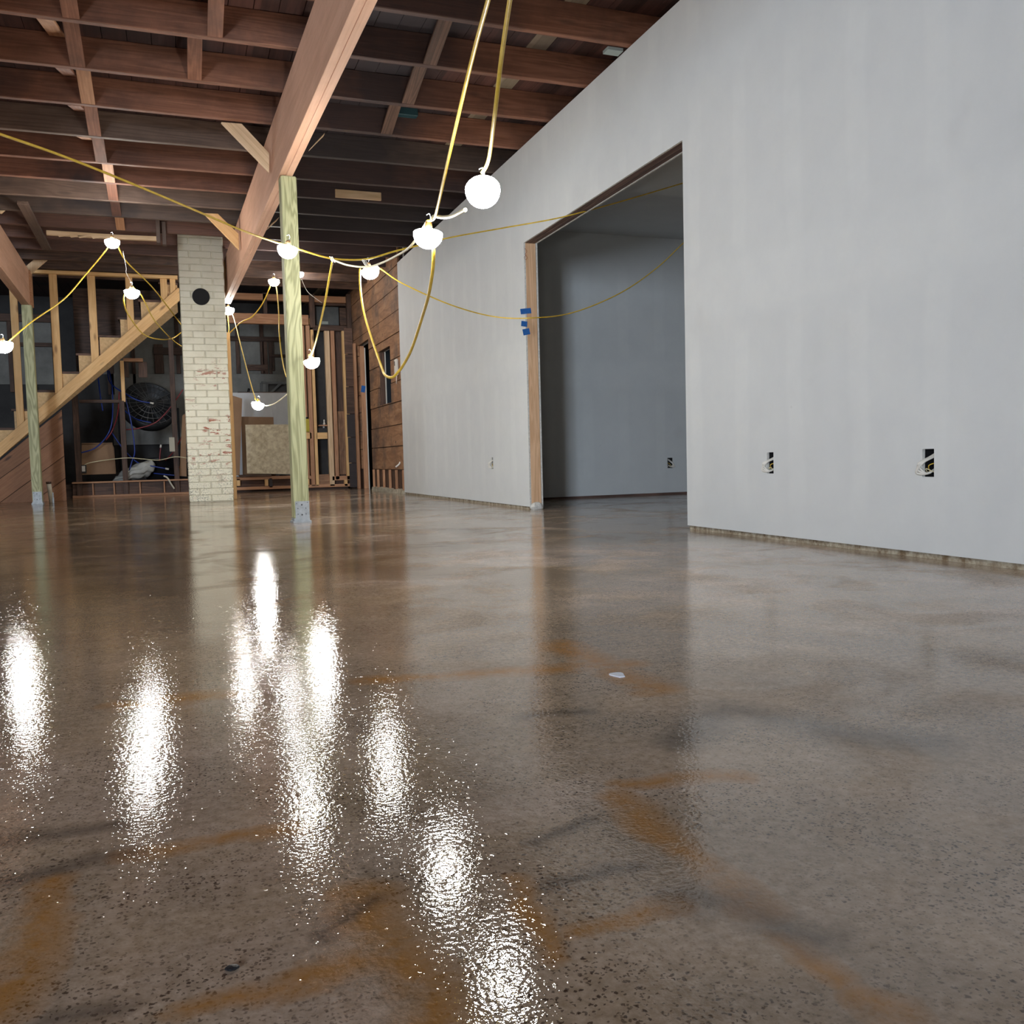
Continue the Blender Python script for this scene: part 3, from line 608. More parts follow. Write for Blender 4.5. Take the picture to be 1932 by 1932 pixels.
# crossed bridging straps between the joists
def brid(x, i, side):
    y0 = jy[i]+JT/2; y1 = jy[i+1]-JT/2
    za = zc(y0)+JD-0.012; zb = zc(y1)+0.012
    if side: za, zb = zc(y0)+0.012, zc(y1)+JD-0.012
    return lumber('bridging_strap', (x, y0, za), (x, y1, zb), 0.085, 0.018, W_RED if (x < 0 and (i+side) % 3 == 0) else W_JOIST if x < 1 else W_DARK, bev=0.002)
rows = [(-0.47, 4, 13, 'far left of the big beam'), (0.22, 4, 6, 'just left of the big beam'), (1.57, 4, 7, 'between big beam and white wall')]
for x0, i0, i1, where in rows:
    for i in range(i0, i1):
        for s_ in ((0, 1) if x0 < 0 else (0,) ):
            xx = x0+(-0.10 if s_ else 0.02)+random.uniform(-.02, .02)+(0.0 if x0 < 0 else random.uniform(-.05, .05))
            o = brid(xx, i, s_)
            tag(o, '%s strap between %s and %s joists %s' % ('rising' if s_ else 'falling', ordn(i), ordn(i+1), where), 'bridging strap', 'bridging straps between the joists')
# pale block nailed to a joist right of the post, light patch by the wall
p0 = onY(654, 362, jy[9]-JT/2-0.012); p1 = onY(742, 366, jy[9]-JT/2-0.012)
o = lumber('wood_block', (p0.x, jy[10]-JT/2-0.011, zc(8.6)+0.055), (p1.x+0.02, jy[10]-JT/2-0.011, zc(8.6)+0.055), 0.02, 0.075, W_PALE); tag(o, 'pale offcut board nailed flat on a dark joist right of the tall green post', 'board')
p = onY(765, 212, jy[7]-0.05)
t = thing('junction_box', 'small dark teal junction box on a joist between big beam and yellow cords', 'electrical box', p)
bm = bmesh.new(); add_box(bm, -0.09, 0.09, -0.03, 0.03, -0.03, 0.03); bevel(bm, 0.006); link('case', bm, plain('teal_paint', (0.02, 0.06, 0.07), 0.5), t, Matrix.Translation(p))
p = onY(1183, 78, jy[5]-0.06); o = box('tin_plate', 2.50, 2.60, jy[4]+0.03, jy[4]+0.10, zc(5)-0.018, zc(5), plain('pale_tin', (0.35, 0.42, 0.40), 0.4, 0.3)); tag(o, 'small pale metal plate under a joist end beside the top of the white wall', 'plate')
# framed opening in the roof ahead of the chimney
t = thing('roof_trimmer', 'dark trimmer board slanting between joists above the staircase', 'board', onZ(65, 420, zc(10)))
a = onZ(42, 378, zc(9.6)-0.01); b1 = onZ(88, 466, zc(11.6)-0.01); lumber('board', a-Vector((0, 0, .02)), b1-Vector((0, 0, .02)), 0.09, 0.03, W_GREYJ, t)
t = thing('splintered_board', 'long splintered pale board edge just above the lamp left of the chimney', 'board', onY(200, 445, 10.4))
a = onY(88, 446, 10.62); b1 = onY(298, 454, 10.62); lumber('board', (a.x, 10.62, zc(10.6)-0.02), (b1.x, 10.62, zc(10.6)-0.02), 0.05, 0.045, W_PALE, t, jag=0.007)
for k in range(5):
    xx = a.x+0.1+k*0.11*random.uniform(.8, 1.2); poly_prism('splinter', [(xx, 10.60, zc(10.6)-0.038), (xx+0.16, 10.60, zc(10.6)-0.036), (xx+0.02, 10.60, zc(10.6)-0.062)], (0, -1, 0), 0.012, W_PALE, t, bev=0)
t = thing('header_hanger', 'pair of short upright boards hanging from joists just left of the chimney top', 'board', onY(303, 430, 10.3))
for k, px in enumerate((298, 309)):
    p = onY(px, 430, 10.35+k*.06); lumber('board', (p.x, 10.35+k*.06, zc(10)-0.12), (p.x, 10.35+k*.06, zc(10)+0.12), 0.04, 0.09, W_GREYJ, t, up=(0, 1, 0))

# ================================================================= BEAMS, POSTS, BRACES
def bx(y): return 0.905-0.0258*y   # left face x of main beam: .805@3.9 .. .61@11.4
BB = 2.40
t = thing('ceiling_beam', 'long laminated wood beam running away overhead from top centre to the chimney', 'beam', (bx(6.5)+0.045, 6.5, BB))
yA, yB = 1.0, 11.75
for k, (dx, dz) in enumerate(((0.0225, 0.0), (0.0675, -0.004))):
    y0, y1 = yA, yB
    lumber('ply', (bx(y0)+dx, y0, (BB+dz+2.838)/2), (bx(y1)+dx, y1, (BB+dz+2.838)/2), 0.0445, 2.838-BB-dz, W_BEAM, t, bev=0.002)
for k in range(14):
    yy = 4.3+k*0.5; bmx = bx(yy)
t_bul = None
def post(name, x0, y0, w_, top, label, m_, rotz=0.0):
    t = thing(name, label, 'post', (x0, y0, 0))
    Rm = Matrix.Translation((x0, y0, 0)) @ Matrix.Rotation(rotz, 4, 'Z')
    bm = bmesh.new(); L = top-0.03; h = w_/2
    n = 10; rings = []
    for i in range(n+1):
        x = -L/2+L*i/n; rings.append([bm.verts.new((x, sy*h, sz*h)) for sy, sz in ((-1, -1), (1, -1), (1, 1), (-1, 1))])
    for a_, b2 in zip(rings, rings[1:]):
        for k in range(4): bm.faces.new((a_[k], a_[(k+1) % 4], b2[(k+1) % 4], b2[k]))
    bm.faces.new(rings[0]); bm.faces.new(rings[-1]); bmesh.ops.recalc_face_normals(bm, faces=bm.faces)
    bmesh.ops.bevel(bm, geom=[e for e in bm.edges if e.calc_face_angle(0) > 0.8], offset=0.006, segments=2, affect='EDGES')
    mw = Rm @ Matrix.Translation((0, 0, 0.03+L/2)) @ Matrix.Rotation(-math.pi/2, 4, 'Y')
    link('shaft', bm, m_, t, mw)
    # galvanised base: U bracket with holes
    bm = bmesh.new(); add_box(bm, -h-0.002, h+0.002, -h-0.003, h+0.003, 0.012, 0.03)
    add_box(bm, -h*0.85, h, -h-0.0045, -h-0.0005, 0.012, 0.15); add_box(bm, -h*0.85, h, h+0.0005, h+0.0045, 0.012, 0.15)
    add_box(bm, -h-0.01, h+0.01, -h-0.012, h+0.012, 0.0, 0.012)
    br = link('base_bracket', bm, GALV, t, Rm)
    for hx, hz, r in ((0, 0.055, .006), (0, 0.125, .006), (-.028, .06, .0035), (.028, .06, .0035), (-.028, .1, .0035), (.028, .1, .0035), (-.036, .135, .003), (.04, .14, .003)):
        bm = bmesh.new(); lathe(bm, [(r, -0.001), (r, 0.001)], 10)
        for v in bm.verts: v.co = Vector((v.co.x+hx, -h-0.0055+v.co.z, hz+v.co.y))
        link('bolt', bm, HOLE, br, Rm)
post('wood_post', 0.797, 6.53, 0.106, BB-0.004, 'green-tinted treated wood post carrying the big beam, standing mid-floor on steel bracket', W_GREEN, 0.06)
post('wood_post', -1.63, 12.35, 0.108, BB-0.004, 'green-tinted treated wood post at far left in front of the staircase', W_GREEN, 0.0)
# left beam
t = thing('ceiling_beam', 'shorter laminated wood beam at the left edge ending on the far left post', 'beam', (-1.64, 12.4, BB))
def lbx(y): return -1.59-0.0258*(y-12)
for k, dx in enumerate((-0.0675, -0.0225)):
    y0, y1 = 2.0, 12.42+0.0*k
    lumber('ply', (lbx(y0)+dx+.0, y0, (BB+2.84)/2), (lbx(y1)+dx, y1, (BB+2.84)/2), 0.0445, 0.44, W_BEAM, t, bev=0.002)
lumber('ply', (lbx(12.2)-0.045, 12.425, BB+0.22), (lbx(12.2)-0.045, 12.60, BB+0.22), 0.11, 0.43, W_RED, t)
# braces
def brace(pts, y, lab, th=0.035, m_=W_PALE):
    P = [onY(a, b_, y) for a, b_ in pts]
    o = poly_prism('diagonal_brace', P, (0, 1, 0), th, m_, bev=0.002); tag(o, lab, 'brace', 'diagonal braces between beams and joists')
brace([(508, 324), (417, 230), (456, 233), (508, 289)], jy[7]+0.026, 'pale diagonal brace nearest camera, left side of the big beam above post')
brace([(451, 471), (384, 402), (411, 403), (450, 441)], jy[11]+0.026, 'diagonal brace left of the big beam above the chimney, crossed by yellow cord', m_=W_NEW)
brace([(420, 498), (433, 475), (436, 560), (426, 540)], 11.2, 'narrow steep brace between chimney and the far end of big beam', m_=W_NEW)
brace([(38, 534), (37, 512), (68, 486), (93, 487)], 12.52, 'pale diagonal brace right of the left beam end above the stairs')
brace([(-12, 400), (-10, 372), (32, 376), (2, 402)], 9.9, 'pale diagonal brace tip at the left edge of the picture', m_=W_PALE)
brace([(583, 283), (596, 268), (613, 250), (612, 254)], jy[7]+0.026, 'sliver of the brace behind the right side of big beam above post')
brace([(503, 433), (512, 422), (527, 409), (522, 416)], jy[10]+0.026, 'sliver of the brace behind the right side of big beam, beside the post')

# ================================================================= CHIMNEY
CX0, CX1, CY0, CY1 = 0.101, 0.585, 10.93, 11.42
t = thing('brick_chimney', 'square brick chimney with flaking cream paint and a black stove pipe hole', 'chimney', ((CX0+CX1)/2, (CY0+CY1)/2, 0))
box('mortar_core', CX0+0.006, CX1-0.006, CY0+0.006, CY1-0.006, 0, 3.05, MORT, t)
bm = bmesh.new(); ch = 0.0745; z = 0.004; c = 0
THZ = 2.325; THX = 0.323; THR = 0.088
while z < 3.04:
    nfull = [0.0, 0.115][c % 2]
    def course(a0, a1, put):
        a = a0-(0.24-nfull if nfull else 0.0); edges = []
        while a < a1-0.001:
            s = max(a, a0); e = min(a+0.235, a1)
            if e-s > 0.02: put(s, e)
            a += 0.243
    j = 0.0022
    def pf(s, e):
        mid = (s+e)/2
        add_box(bm, s+(.002 if s > CX0+.001 else 0), e-(.002 if e < CX1-.001 else 0), CY0-random.uniform(0, .003), CY0+0.05, z+j, z+ch-j)
    def pl(s, e): add_box(bm, CX0-random.uniform(0, .003), CX0+0.05, max(s, CY0+0.052)+.003, e-.003, z+j, z+ch-j)
    def pr(s, e): add_box(bm, CX1-0.05, CX1+random.uniform(0, .003), max(s, CY0+0.052)+.003, e-.003, z+j, z+ch-j)
    course(CX0, CX1, pf); course(CY0+0.05, CY1, pl); course(CY0+0.05, CY1, pr); z += ch; c += 1
bm2 = bm; bevel(bm2, 0.0045)
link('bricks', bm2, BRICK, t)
bm = bmesh.new(); lathe(bm, [(THR+.006, 0.0), (THR+.006, 0.012), (THR-.004, 0.012), (THR-.004, -0.04)], 32)
hole = link('flue_collar', bm, BLACK, t, Matrix.Translation((THX, CY0-0.002, THZ)) @ Matrix.Rotation(math.pi/2, 4, 'X'))
bm = bmesh.new(); lathe(bm, [(THR, 0.0), (THR, 0.004)], 32); link('flue_hole', bm, BLACK, hole, Matrix.Translation((THX, CY0-0.003, THZ)) @ Matrix.Rotation(math.pi/2, 4, 'X'))
# upright boards behind the chimney's right side
p = onY(434, 640, 11.5)
o = lumber('wood_stud', (0.625, 11.45, 0.0), (0.625, 11.45, 2.0), 0.045, 0.09, W_NEW, up=(0, 1, 0)); tag(o, 'upright brown board standing against the right side of the chimney', 'board')

# ================================================================= STAIRS
t = thing('staircase', 'open wooden staircase climbing right behind the left post', 'staircase', (-1.3, SY+0.4, 0))
slope = (2.776-0.775)/(0.059+2.123)
def zs(x): return 0.775+slope*(x+2.123)          # top edge of the outer diagonal plate
rise, run = 0.2405, 0.2405/slope
zt0 = 1.445; xt0 = -1.69                           # nosing of the step whose riser stands at x = -1.69
prof = []; ks = range(-5, 7)
lo = []
for k in ks:
    x = xt0+k*run; zz = zt0+k*rise
    prof += [(x, zz-rise-0.0), (x, zz)]
x_end = xt0+7*run
prof.append((min(x_end, 0.09), zt0+6*rise))
xa, xb = prof[0][0], prof[-1][0]
pts = [(x, z) for x, z in prof]+[(xb, zs(xb)-0.15), (xa, max(0.0, zs(xa)-0.15))]
pts = [(x, max(0.0, z)) for x, z in pts]
# drop duplicates
cl = []
for q in pts:
    if not cl or (abs(q[0]-cl[-1][0])+abs(q[1]-cl[-1][1])) > 1e-4: cl.append(q)
for yy in (SY+0.045, SY+0.86):
    poly_prism('stringer', [(x, yy, z-0.03) for x, z in cl], (0, 1, 0), 0.03, OSB, t, bev=0)
for k in ks:
    x = xt0+k*run; zz = zt0+k*rise
    if zz < 0.05: continue
    x1 = min(x+run, 0.10)
    box('tread', x-0.03, x1, SY+0.04, SY+0.9, zz-0.03, zz, W_DARK, t, 0.002)
    if zz-rise-0.03 > 0: box('riser', x+0.0, x+0.015, SY+0.076, SY+0.86, zz-rise, zz-0.03, BLKP, t)
sb = [(-1.28, SY+.94, zs(-1.28)+.12), (0.09, SY+.94, zs(.09)+.02), (0.09, SY+.94, 2.93), (-1.28, SY+.94, 2.93)]
S(poly_prism('wall_stair', [sb[3], sb[2], sb[1], sb[0]], (0, 1, 0), 0.02, W_DARK))
# stair wall in front of the steps
t = thing('stair_stud_wall', 'raw stud wall with slanted bottom plate along the front of the staircase', 'framing', (-0.9, SY, 0))
n_ = Vector((-slope, 0, 1)).normalized(); wdt = 0.135
a = Vector((-2.6, SY, zs(-2.6)))-n_*wdt/2; b1 = Vector((0.10, SY, zs(0.10)))-n_*wdt/2
lumber('slanted_plate', a, b1, 0.04, wdt, W_NEW, t)
PT = 2.975
lumber('top_plate', (-1.72, SY+0.02, PT-0.025), (0.10, SY+0.02, PT-0.025), 0.09, 0.045, W_NEW, t)
for px, py, ww in ((33, 700, .085), (105, 630, .092), (176, 610, .092), (245, 575, .085), (309, 545, .085), (326, 540, .07)):
    p = onY(px, py, SY+0.0); x = p.x; zb = zs(x)-0.004
    ps = [(x-ww/2, SY, zs(x-ww/2)+.002), (x+ww/2, SY, zs(x+ww/2)+.002), (x+ww/2, SY, PT-0.048 if x > -1.8 else 2.95), (x-ww/2, SY, PT-0.048 if x > -1.8 else 2.95)]
    # grain upright: build with first edge vertical
    ps = [ps[0], ps[3], ps[2], ps[1]]
    poly_prism('stud', ps, (0, 1, 0), 0.04, W_NEW, t, bev=0.002)
# knotty diagonal boards below the stairs
t = thing('board_cladding', 'diagonal knotty brown boards closing in the space under the lower stairs', 'cladding', (-1.9, SY+0.05, 0))
p1 = onY(148, 937, SY+0.06); xr = -1.40
def ztop(x): return max(0.05, zs(x)-wdt*1.38)
poly = [Vector((-2.75, SY+0.05, 0)), Vector((xr, SY+0.05, 0)), Vector((xr, SY+0.05, 1.19)), Vector((-2.75, SY+0.05, 0.02))]
# cut triangle into diagonal boards
dvec = Vector((0.80, 0, 0.60)); nv = Vector((-0.60, 0, 0.80)); bw = 0.235
def clip(poly, n, c, keep):
    out = []
    for i in range(len(poly)):
        a, b_ = poly[i], poly[(i+1) % len(poly)]; da, db = (a.dot(n)-c)*keep, (b_.dot(n)-c)*keep
        if da >= 0: out.append(a)
        if da*db < 0: out.append(a+(b_-a)*(da/(da-db)))
    return out
c0 = min(p.dot(nv) for p in poly); c1 = max(p.dot(nv) for p in poly); c = c0
while c < c1:
    q = clip(clip(poly, nv, c+0.003, 1), nv, c+bw-0.003, -1)
    if len(q) > 2:
        q2 = []
        for v in q:
            if not q2 or (v-q2[-1]).length > 0.004: q2.append(v)
        if len(q2) > 2:
            # rotate list so that the first edge is along the grain
            best = max(range(len(q2)), key=lambda i: abs((q2[(i+1) % len(q2)]-q2[i]).normalized().dot(dvec))*min(1, (q2[(i+1) % len(q2)]-q2[i]).length*4))
            q2 = q2[best:]+q2[:best]
            poly_prism('board', q2, (0, 1, 0), 0.018, W_DIAG, t, bev=0.0015)
    c += bw
# short capped pipe by the left post
p = Vector((-1.53, 12.75, 0))
t = thing('floor_pipe', 'short white pipe stub rising from the floor right of the left post', 'pipe', p)
tube('pipe', [p, p+Vector((-0.02, 0, 0.24))], 0.028, PVC, t, seg=14, sm=False)
tube('cap', [p+Vector((-0.02, 0, 0.235)), p+Vector((-0.022, 0, 0.262))], 0.031, W_DARK, t, seg=14, sm=False)
p = Vector((-1.48, 12.5, 0)); o = tube('anchor_bolt', [p, p+Vector((0, 0, .07)), p+Vector((0, 0, .13))], [0.012]*8+[0.007]*20, GALV); tag(o, 'small steel anchor bolt standing between left post and white pipe stub', 'bolt')

# ================================================================= FAR PARTITION, left part (old dark studs)
KW = 0.20
t = thing('old_partition', 'old dark stud partition with a low board wall beneath the staircase', 'framing', (-0.6, BY, 0))
def vst(px, py, z0, z1, w_, m_, y=BY, d=0.09, par=None, nm='stud'):
    p = onY(px, py, y); return lumber(nm, (p.x, y+d/2, z0), (p.x, y+d/2, z1), w_, d, m_, par if par else t, up=(0, 1, 0))
vst(146, 850, 0.02, 1.5, .075, W_DARK); vst(234, 850, 0.02, 1.38, .07, W_DARK); vst(329, 800, 0.02, 2.3, .07, W_DARK)
vst(232, 730, 1.36, 1.95, .05, W_NEW, y=BY-.0, d=.05)
lumber('rail', (onY(150, 778, BY).x, BY+.03, 1.37), (onY(236, 778, BY).x, BY+.03, 1.37), 0.05, 0.045, W_DARK, t)
xl_, xr_ = -1.43, 0.62
box('low_boards', xl_, xr_, BY+0.05, BY+0.07, 0.03, KW+.02, W_DARK, t)
lumber('sill', (xl_, BY+0.03, KW+0.015), (xr_, BY+0.03, KW+0.015), 0.14, 0.022, W_RED, t)
lumber('bottom_plate', (xl_, BY+0.02, 0.016), (xr_, BY+0.02, 0.016), 0.10, 0.032, W_RED, t)
for px in (175, 215, 264, 310): vst(px, 915, .03, KW, .02, W_RED, y=BY-.0, d=.03, nm='batten')
# stuff behind: back boards at Y=16.6
BK = 16.4
def panel(nm, px0, py0, px1, py1, y, m_, lab, cat, th=0.02, grp=None):
    a = onY(px0, py1, y); b_ = onY(px1, py0, y)
    o = box(nm, a.x, b_.x, y, y+th, a.z, b_.z, m_, None, 0.002); return tag(o, lab, cat, grp)
panel('insulation_board', 180, 600, 345, 706, BK+.05, BOARDG, 'grey insulation sheathing high on the back wall behind the stairs', 'board')
panel('insulation_board', 425, 595, 585, 712, BK+.05, BOARDG, 'grey insulation sheathing on the back wall between chimney and green post', 'board')
panel('wall_board', 215, 706, 350, 840, BK-.03, BOARDG, 'lower grey board behind the big drum fan', 'board')
panel('insulation_board', -40, 600, 95, 725, BK+.05, BOARDG, 'pale grey sheathing at the far left edge behind the left post', 'board')
panel('wall_board', 426, 706, 560, 745, BK-.05, BOARDG, 'grey band of board above the white board behind chimney', 'board')
t = thing('back_wall_studs', 'very dark old studs against the grey back wall behind chimney and stairs', 'framing', (0, BK-.03, 0))
for px, py0, py1, ww in ((448, 612, 705, .06), (494, 610, 705, .06), (500, 640, 706, .08), (510, 640, 706, .05), (252, 600, 760, .05), (300, 650, 705, .14), (335, 600, 705, .06), (208, 640, 745, .1), (20, 600, 740, .06), (60, 600, 740, .07), (515, 640, 700, .04)):
    p = onY(px, (py0+py1)/2, BK); q = onY(px, py1, BK); q0 = onY(px, py0, BK); lumber('stud', (p.x, BK, q.z), (p.x, BK, q0.z), ww, 0.06, W_DARK, t, up=(0, 1, 0))
for px0, px1, py, ww in ((426, 575, 603, .12), (426, 530, 640, .08), (508, 560, 672, .05), (466, 505, 694, .10), (290, 345, 663, .12), (-40, 100, 600, .12), (-40, 100, 650, .06)):
    a = onY(px0, py, BK); b_ = onY(px1, py, BK); z = (a.z+b_.z)/2; lumber('rail', (a.x, BK-.03, z), (b_.x, BK-.03, z), .05, ww, W_DARK, t)
# small shelf box with tube clips
a = onY(233, 690, BY+.3); b_ = onY(270, 680, BY+.3)
t = thing('shelf_bracket', 'small brown wooden box frame hanging under the stairs above the drum fan', 'shelf', a)
lumber('board', (a.x, BY+.3, b_.z), (b_.x, BY+.3, b_.z), .12, .05, W_RED, t); lumber('board', (b_.x-.01, BY+.3, b_.z-.02), (b_.x-.01, BY+.3, b_.z-.25), .12, .02, W_DARK, t, up=(0, 1, 0)); lumber('board', (a.x+.01, BY+.3, b_.z-.02), (a.x+.01, BY+.3, b_.z-.25), .12, .02, W_DARK, t, up=(0, 1, 0))
# drum fan
fc = onY(280, 770, BY+1.0); fr = 0.40
t = thing('drum_fan', 'large dark round drum fan with wire guard under the stairs', 'fan', (fc.x, fc.y, fc.z-0.75))
Rf = Matrix.Translation(fc) @ Matrix.Rotation(math.radians(14), 4, 'Z') @ Matrix.Rotation(math.radians(58), 4, 'X')
bm = bmesh.new(); lathe(bm, [(fr-.02, -.05), (fr, -.05), (fr+.012, 0), (fr, .12), (fr-.02, .12), (fr-.01, 0)], 40); sh = link('drum', bm, FANM, t, Rf, True)
bm = bmesh.new()
def ringtube(bm, R, r, zz):
    n = 48; rg = []
    for i in range(n):
        t_ = 2*math.pi*i/n; rg.append([bm.verts.new(((R+r*math.cos(q))*math.cos(t_), (R+r*math.cos(q))*math.sin(t_), zz+r*math.sin(q))) for q in (0, 2.09, 4.19)])
    for i in range(n):
        A, B = rg[i], rg[(i+1) % n]
        for k in range(3): bm.faces.new((A[k], A[(k+1) % 3], B[(k+1) % 3], B[k]))
for R_ in (.09, .20, .30, .39): ringtube(bm, R_, .004, .15)
for k in range(24):
    t_ = 2*math.pi*k/24; d_ = Vector((math.cos(t_), math.sin(t_), 0)); s_ = Vector((-d_.y, d_.x, 0))*.003
    v = [bm.verts.new(p) for p in (d_*.05-s_+Vector((0, 0, .15)), d_*.05+s_+Vector((0, 0, .15)), d_*fr+s_+Vector((0, 0, .125)), d_*fr-s_+Vector((0, 0, .125)))]
    v2_ = [bm.verts.new(x_.co+Vector((0, 0, .005))) for x_ in v]
    bm.faces.new(v); bm.faces.new(v2_)
    for i in range(4): bm.faces.new((v[i], v[(i+1) % 4], v2_[(i+1) % 4], v2_[i]))
link('wire_guard', bm, plain('guard_wire', (0.13, 0.13, 0.13), 0.5, .3), t, Rf)
bm = bmesh.new(); lathe(bm, [(.07, -.05), (.08, 0), (.05, .1)], 20); link('hub', bm, FANM, t, Rf, True)
for k in range(4):
    bm = bmesh.new(); t_ = math.pi/2*k+.4; R2 = Matrix.Rotation(t_, 4, 'Z')
    v = [bm.verts.new(R2 @ Vector(p)) for p in ((.06, -.04, -.03), (.36, -.13, -.06), (.36, .10, .04), (.06, .04, .03))]; v2_ = [bm.verts.new(x_.co+Vector((0, 0, .004))) for x_ in v]
    bm.faces.new(v); bm.faces.new(v2_)
    for i in range(4): bm.faces.new((v[i], v[(i+1) % 4], v2_[(i+1) % 4], v2_[i]))
    link('blade', bm, FANM, t, Rf)
for sx in (-1, 1):
    tube('stand_leg', [Vector((fc.x+sx*.43, fc.y, fc.z)), Vector((fc.x+sx*.43, fc.y, 0.04)), Vector((fc.x+sx*.43, fc.y-.25, 0.02))], .016, FANM, t, sm=False)
# storage platform behind the low wall
PLZ = 0.20
def leanboard(nm, pts, y0, y1, m_, lab, cat, th=.012):
    P = []
    zs_ = [onY(a, b_, y0).z for a, b_ in pts]; zlo, zhi = min(zs_), max(zs_)
    for a, b_ in pts:
        zz = onY(a, b_, y0).z; f_ = (zz-zlo)/(zhi-zlo); P.append(onY(a, b_, y0+(y1-y0)*f_))
    o = poly_prism(nm, P, (0, 1, 0), th, m_, bev=.001); return tag(o, lab, cat)
S(box('trim_2', -1.9, 2.5, BY+.11, YF-.01, 0, 0.19, W_DARK))
t = thing('storage_shelf', 'dark deep shelf top behind the big white board', 'shelf', (1.3, BY+1.4, 0.19))
zsh = onY(500, 741, BY+1.3).z
box('shelf_top', 0.95, 2.3, BY+1.04, BY+1.75, zsh-.03, zsh-.004, W_DARK, t)
for xx in (0.98, 2.24): box('shelf_side', xx, xx+.03, BY+1.04, BY+1.75, 0.19, zsh-.03, W_DARK, t)
leanboard('fibre_panel', [(154, 896), (218, 894), (212, 835), (154, 836)], BY+.25, BY+.4, CARD, 'brown flat panel with pale rim standing below the stairs, left of drum fan', 'panel')
tube('panel_rim', [onY(154, 838, BY+.385), onY(211, 837, BY+.385), onY(214, 845, BY+.37), onY(218, 893, BY+.25)], .008, CARD, None, sm=False)
rim = bpy.data.objects['panel_rim']; tag(rim, 'pale rounded rim strip along the brown flat panel', 'strip')
leanboard('plywood_sheet', [(466, 893), (549, 895), (545, 801), (463, 801)], BY+.12, BY+.30, PLYG, 'mouldy beige plywood square leaning between chimney and the green post', 'plywood sheet')
leanboard('cardboard_sheet', [(458, 899), (520, 898), (516, 787), (455, 786)], BY+.45, BY+.65, CARD, 'brown cardboard sheet behind the leaning plywood square', 'cardboard sheet')
leanboard('cardboard_sheet', [(438, 897), (452, 897), (457, 752), (438, 746)], BY+.14, BY+.22, CARD, 'narrow folded brown cardboard strip right beside the chimney', 'cardboard sheet')
panel('white_board', 426, 741, 575, 900, BY+1.0, BOARDW, 'big white board behind the lowest hanging lamp', 'board')
panel('batten_strip', 519, 745, 521, 900, BY+.985, BOARDW, 'thin upright white batten on the big white board', 'batten', th=.012)
# step-ladder like grey frame on top of the white board
a = onY(490, 738, BY+1.3)
t = thing('metal_rack', 'small grey metal rack above the white board left of the green post', 'rack', a)
for p_, q_ in (((493, 741), (493, 722)), ((504, 741), (504, 722)), ((493, 722), (538, 723)), ((511, 741), (530, 723))):
    lumber('bar', onY(*p_, BY+1.3), onY(*q_, BY+1.3), .04, .02 if p_[1] != q_[1] else .018, STEELD, t, up=(0, 1, 0))
o = tube('tool_handle', [onY(468, 741, BY+1.2), onY(470, 733, BY+1.2)], .02, BLKP, sm=False); tag(o, 'short black handle standing behind the white board top edge', 'tool')
panel('dark_box', 508, 724, 545, 742, BY+1.4, BLKP, 'black box behind the grey metal rack', 'box', th=.2)
o = poly_prism('plank_offcut', [onY(452, 899, BY-.02), onY(512, 899, BY-.02), onY(512, 896, BY+.1), onY(450, 897, BY+.1)], (0, 0, 1), .012, W_DARK, bev=0); tag(o, 'thin dark board lying on the low sill under the leaning plywood', 'board')
# black bin with grey bag
bc = Vector((onY(300, 880, BY+.55).x, BY+.55, 0.19))
t = thing('waste_bin', 'black round bin lying under the stairs beneath the drum fan', 'bin', bc)
bm = bmesh.new(); lathe(bm, [(.20, 0), (.25, .27), (.262, .27), (.262, .30), (.245, .30), (.235, .25), (.19, .02)], 32)
link('shell', bm, BLKP, t, Matrix.Translation(bc+Vector((.02, 0, .02))) @ Matrix.Rotation(math.radians(-12), 4, 'X'), True)
bm = bmesh.new(); bmesh.ops.create_icosphere(bm, subdivisions=4, radius=1)
for v in bm.verts:
    p = v.co.copy(); v.co = Vector((p.x*.32, p.y*.13, p.z*.10*(1.0+.5*p.x)))+Vector((0, 0, .015*math.sin(p.x*9+p.y*5)+.012*math.sin(p.z*11+p.x*4)))
pb = onY(252, 879, BY+.2); o = link('plastic_bag', bm, BAG, None, Matrix.Translation((pb.x, BY+.24, 0.335)) @ Matrix.Rotation(-.38, 4, 'Y'), True); tag(o, 'stuffed grey plastic bag slumped on the low board wall under the stairs', 'bag')
o = tube('strap', [onY(309, 898, BY-.03), onY(316, 902, BY-.05), onY(324, 915, BY-.06), onY(329, 922, BY-.06)], .012, PVC); tag(o, 'pale curled strip hanging over the low board wall near the chimney', 'strip')
t = panel('paper_poster', 320, 825, 329, 852, BY-.006, plain('old_paper', (.5, .47, .38), .8), 'small pale paper card pinned to the dark stud left of chimney', 'card', th=.004)
# cardboard box left of chimney
leanboard('cardboard_box', [(338, 898), (352, 899), (350, 780), (344, 784)], BY+.12, BY+.16, CARD, 'tall brown cardboard piece against the left side of the chimney base', 'cardboard', th=.1)
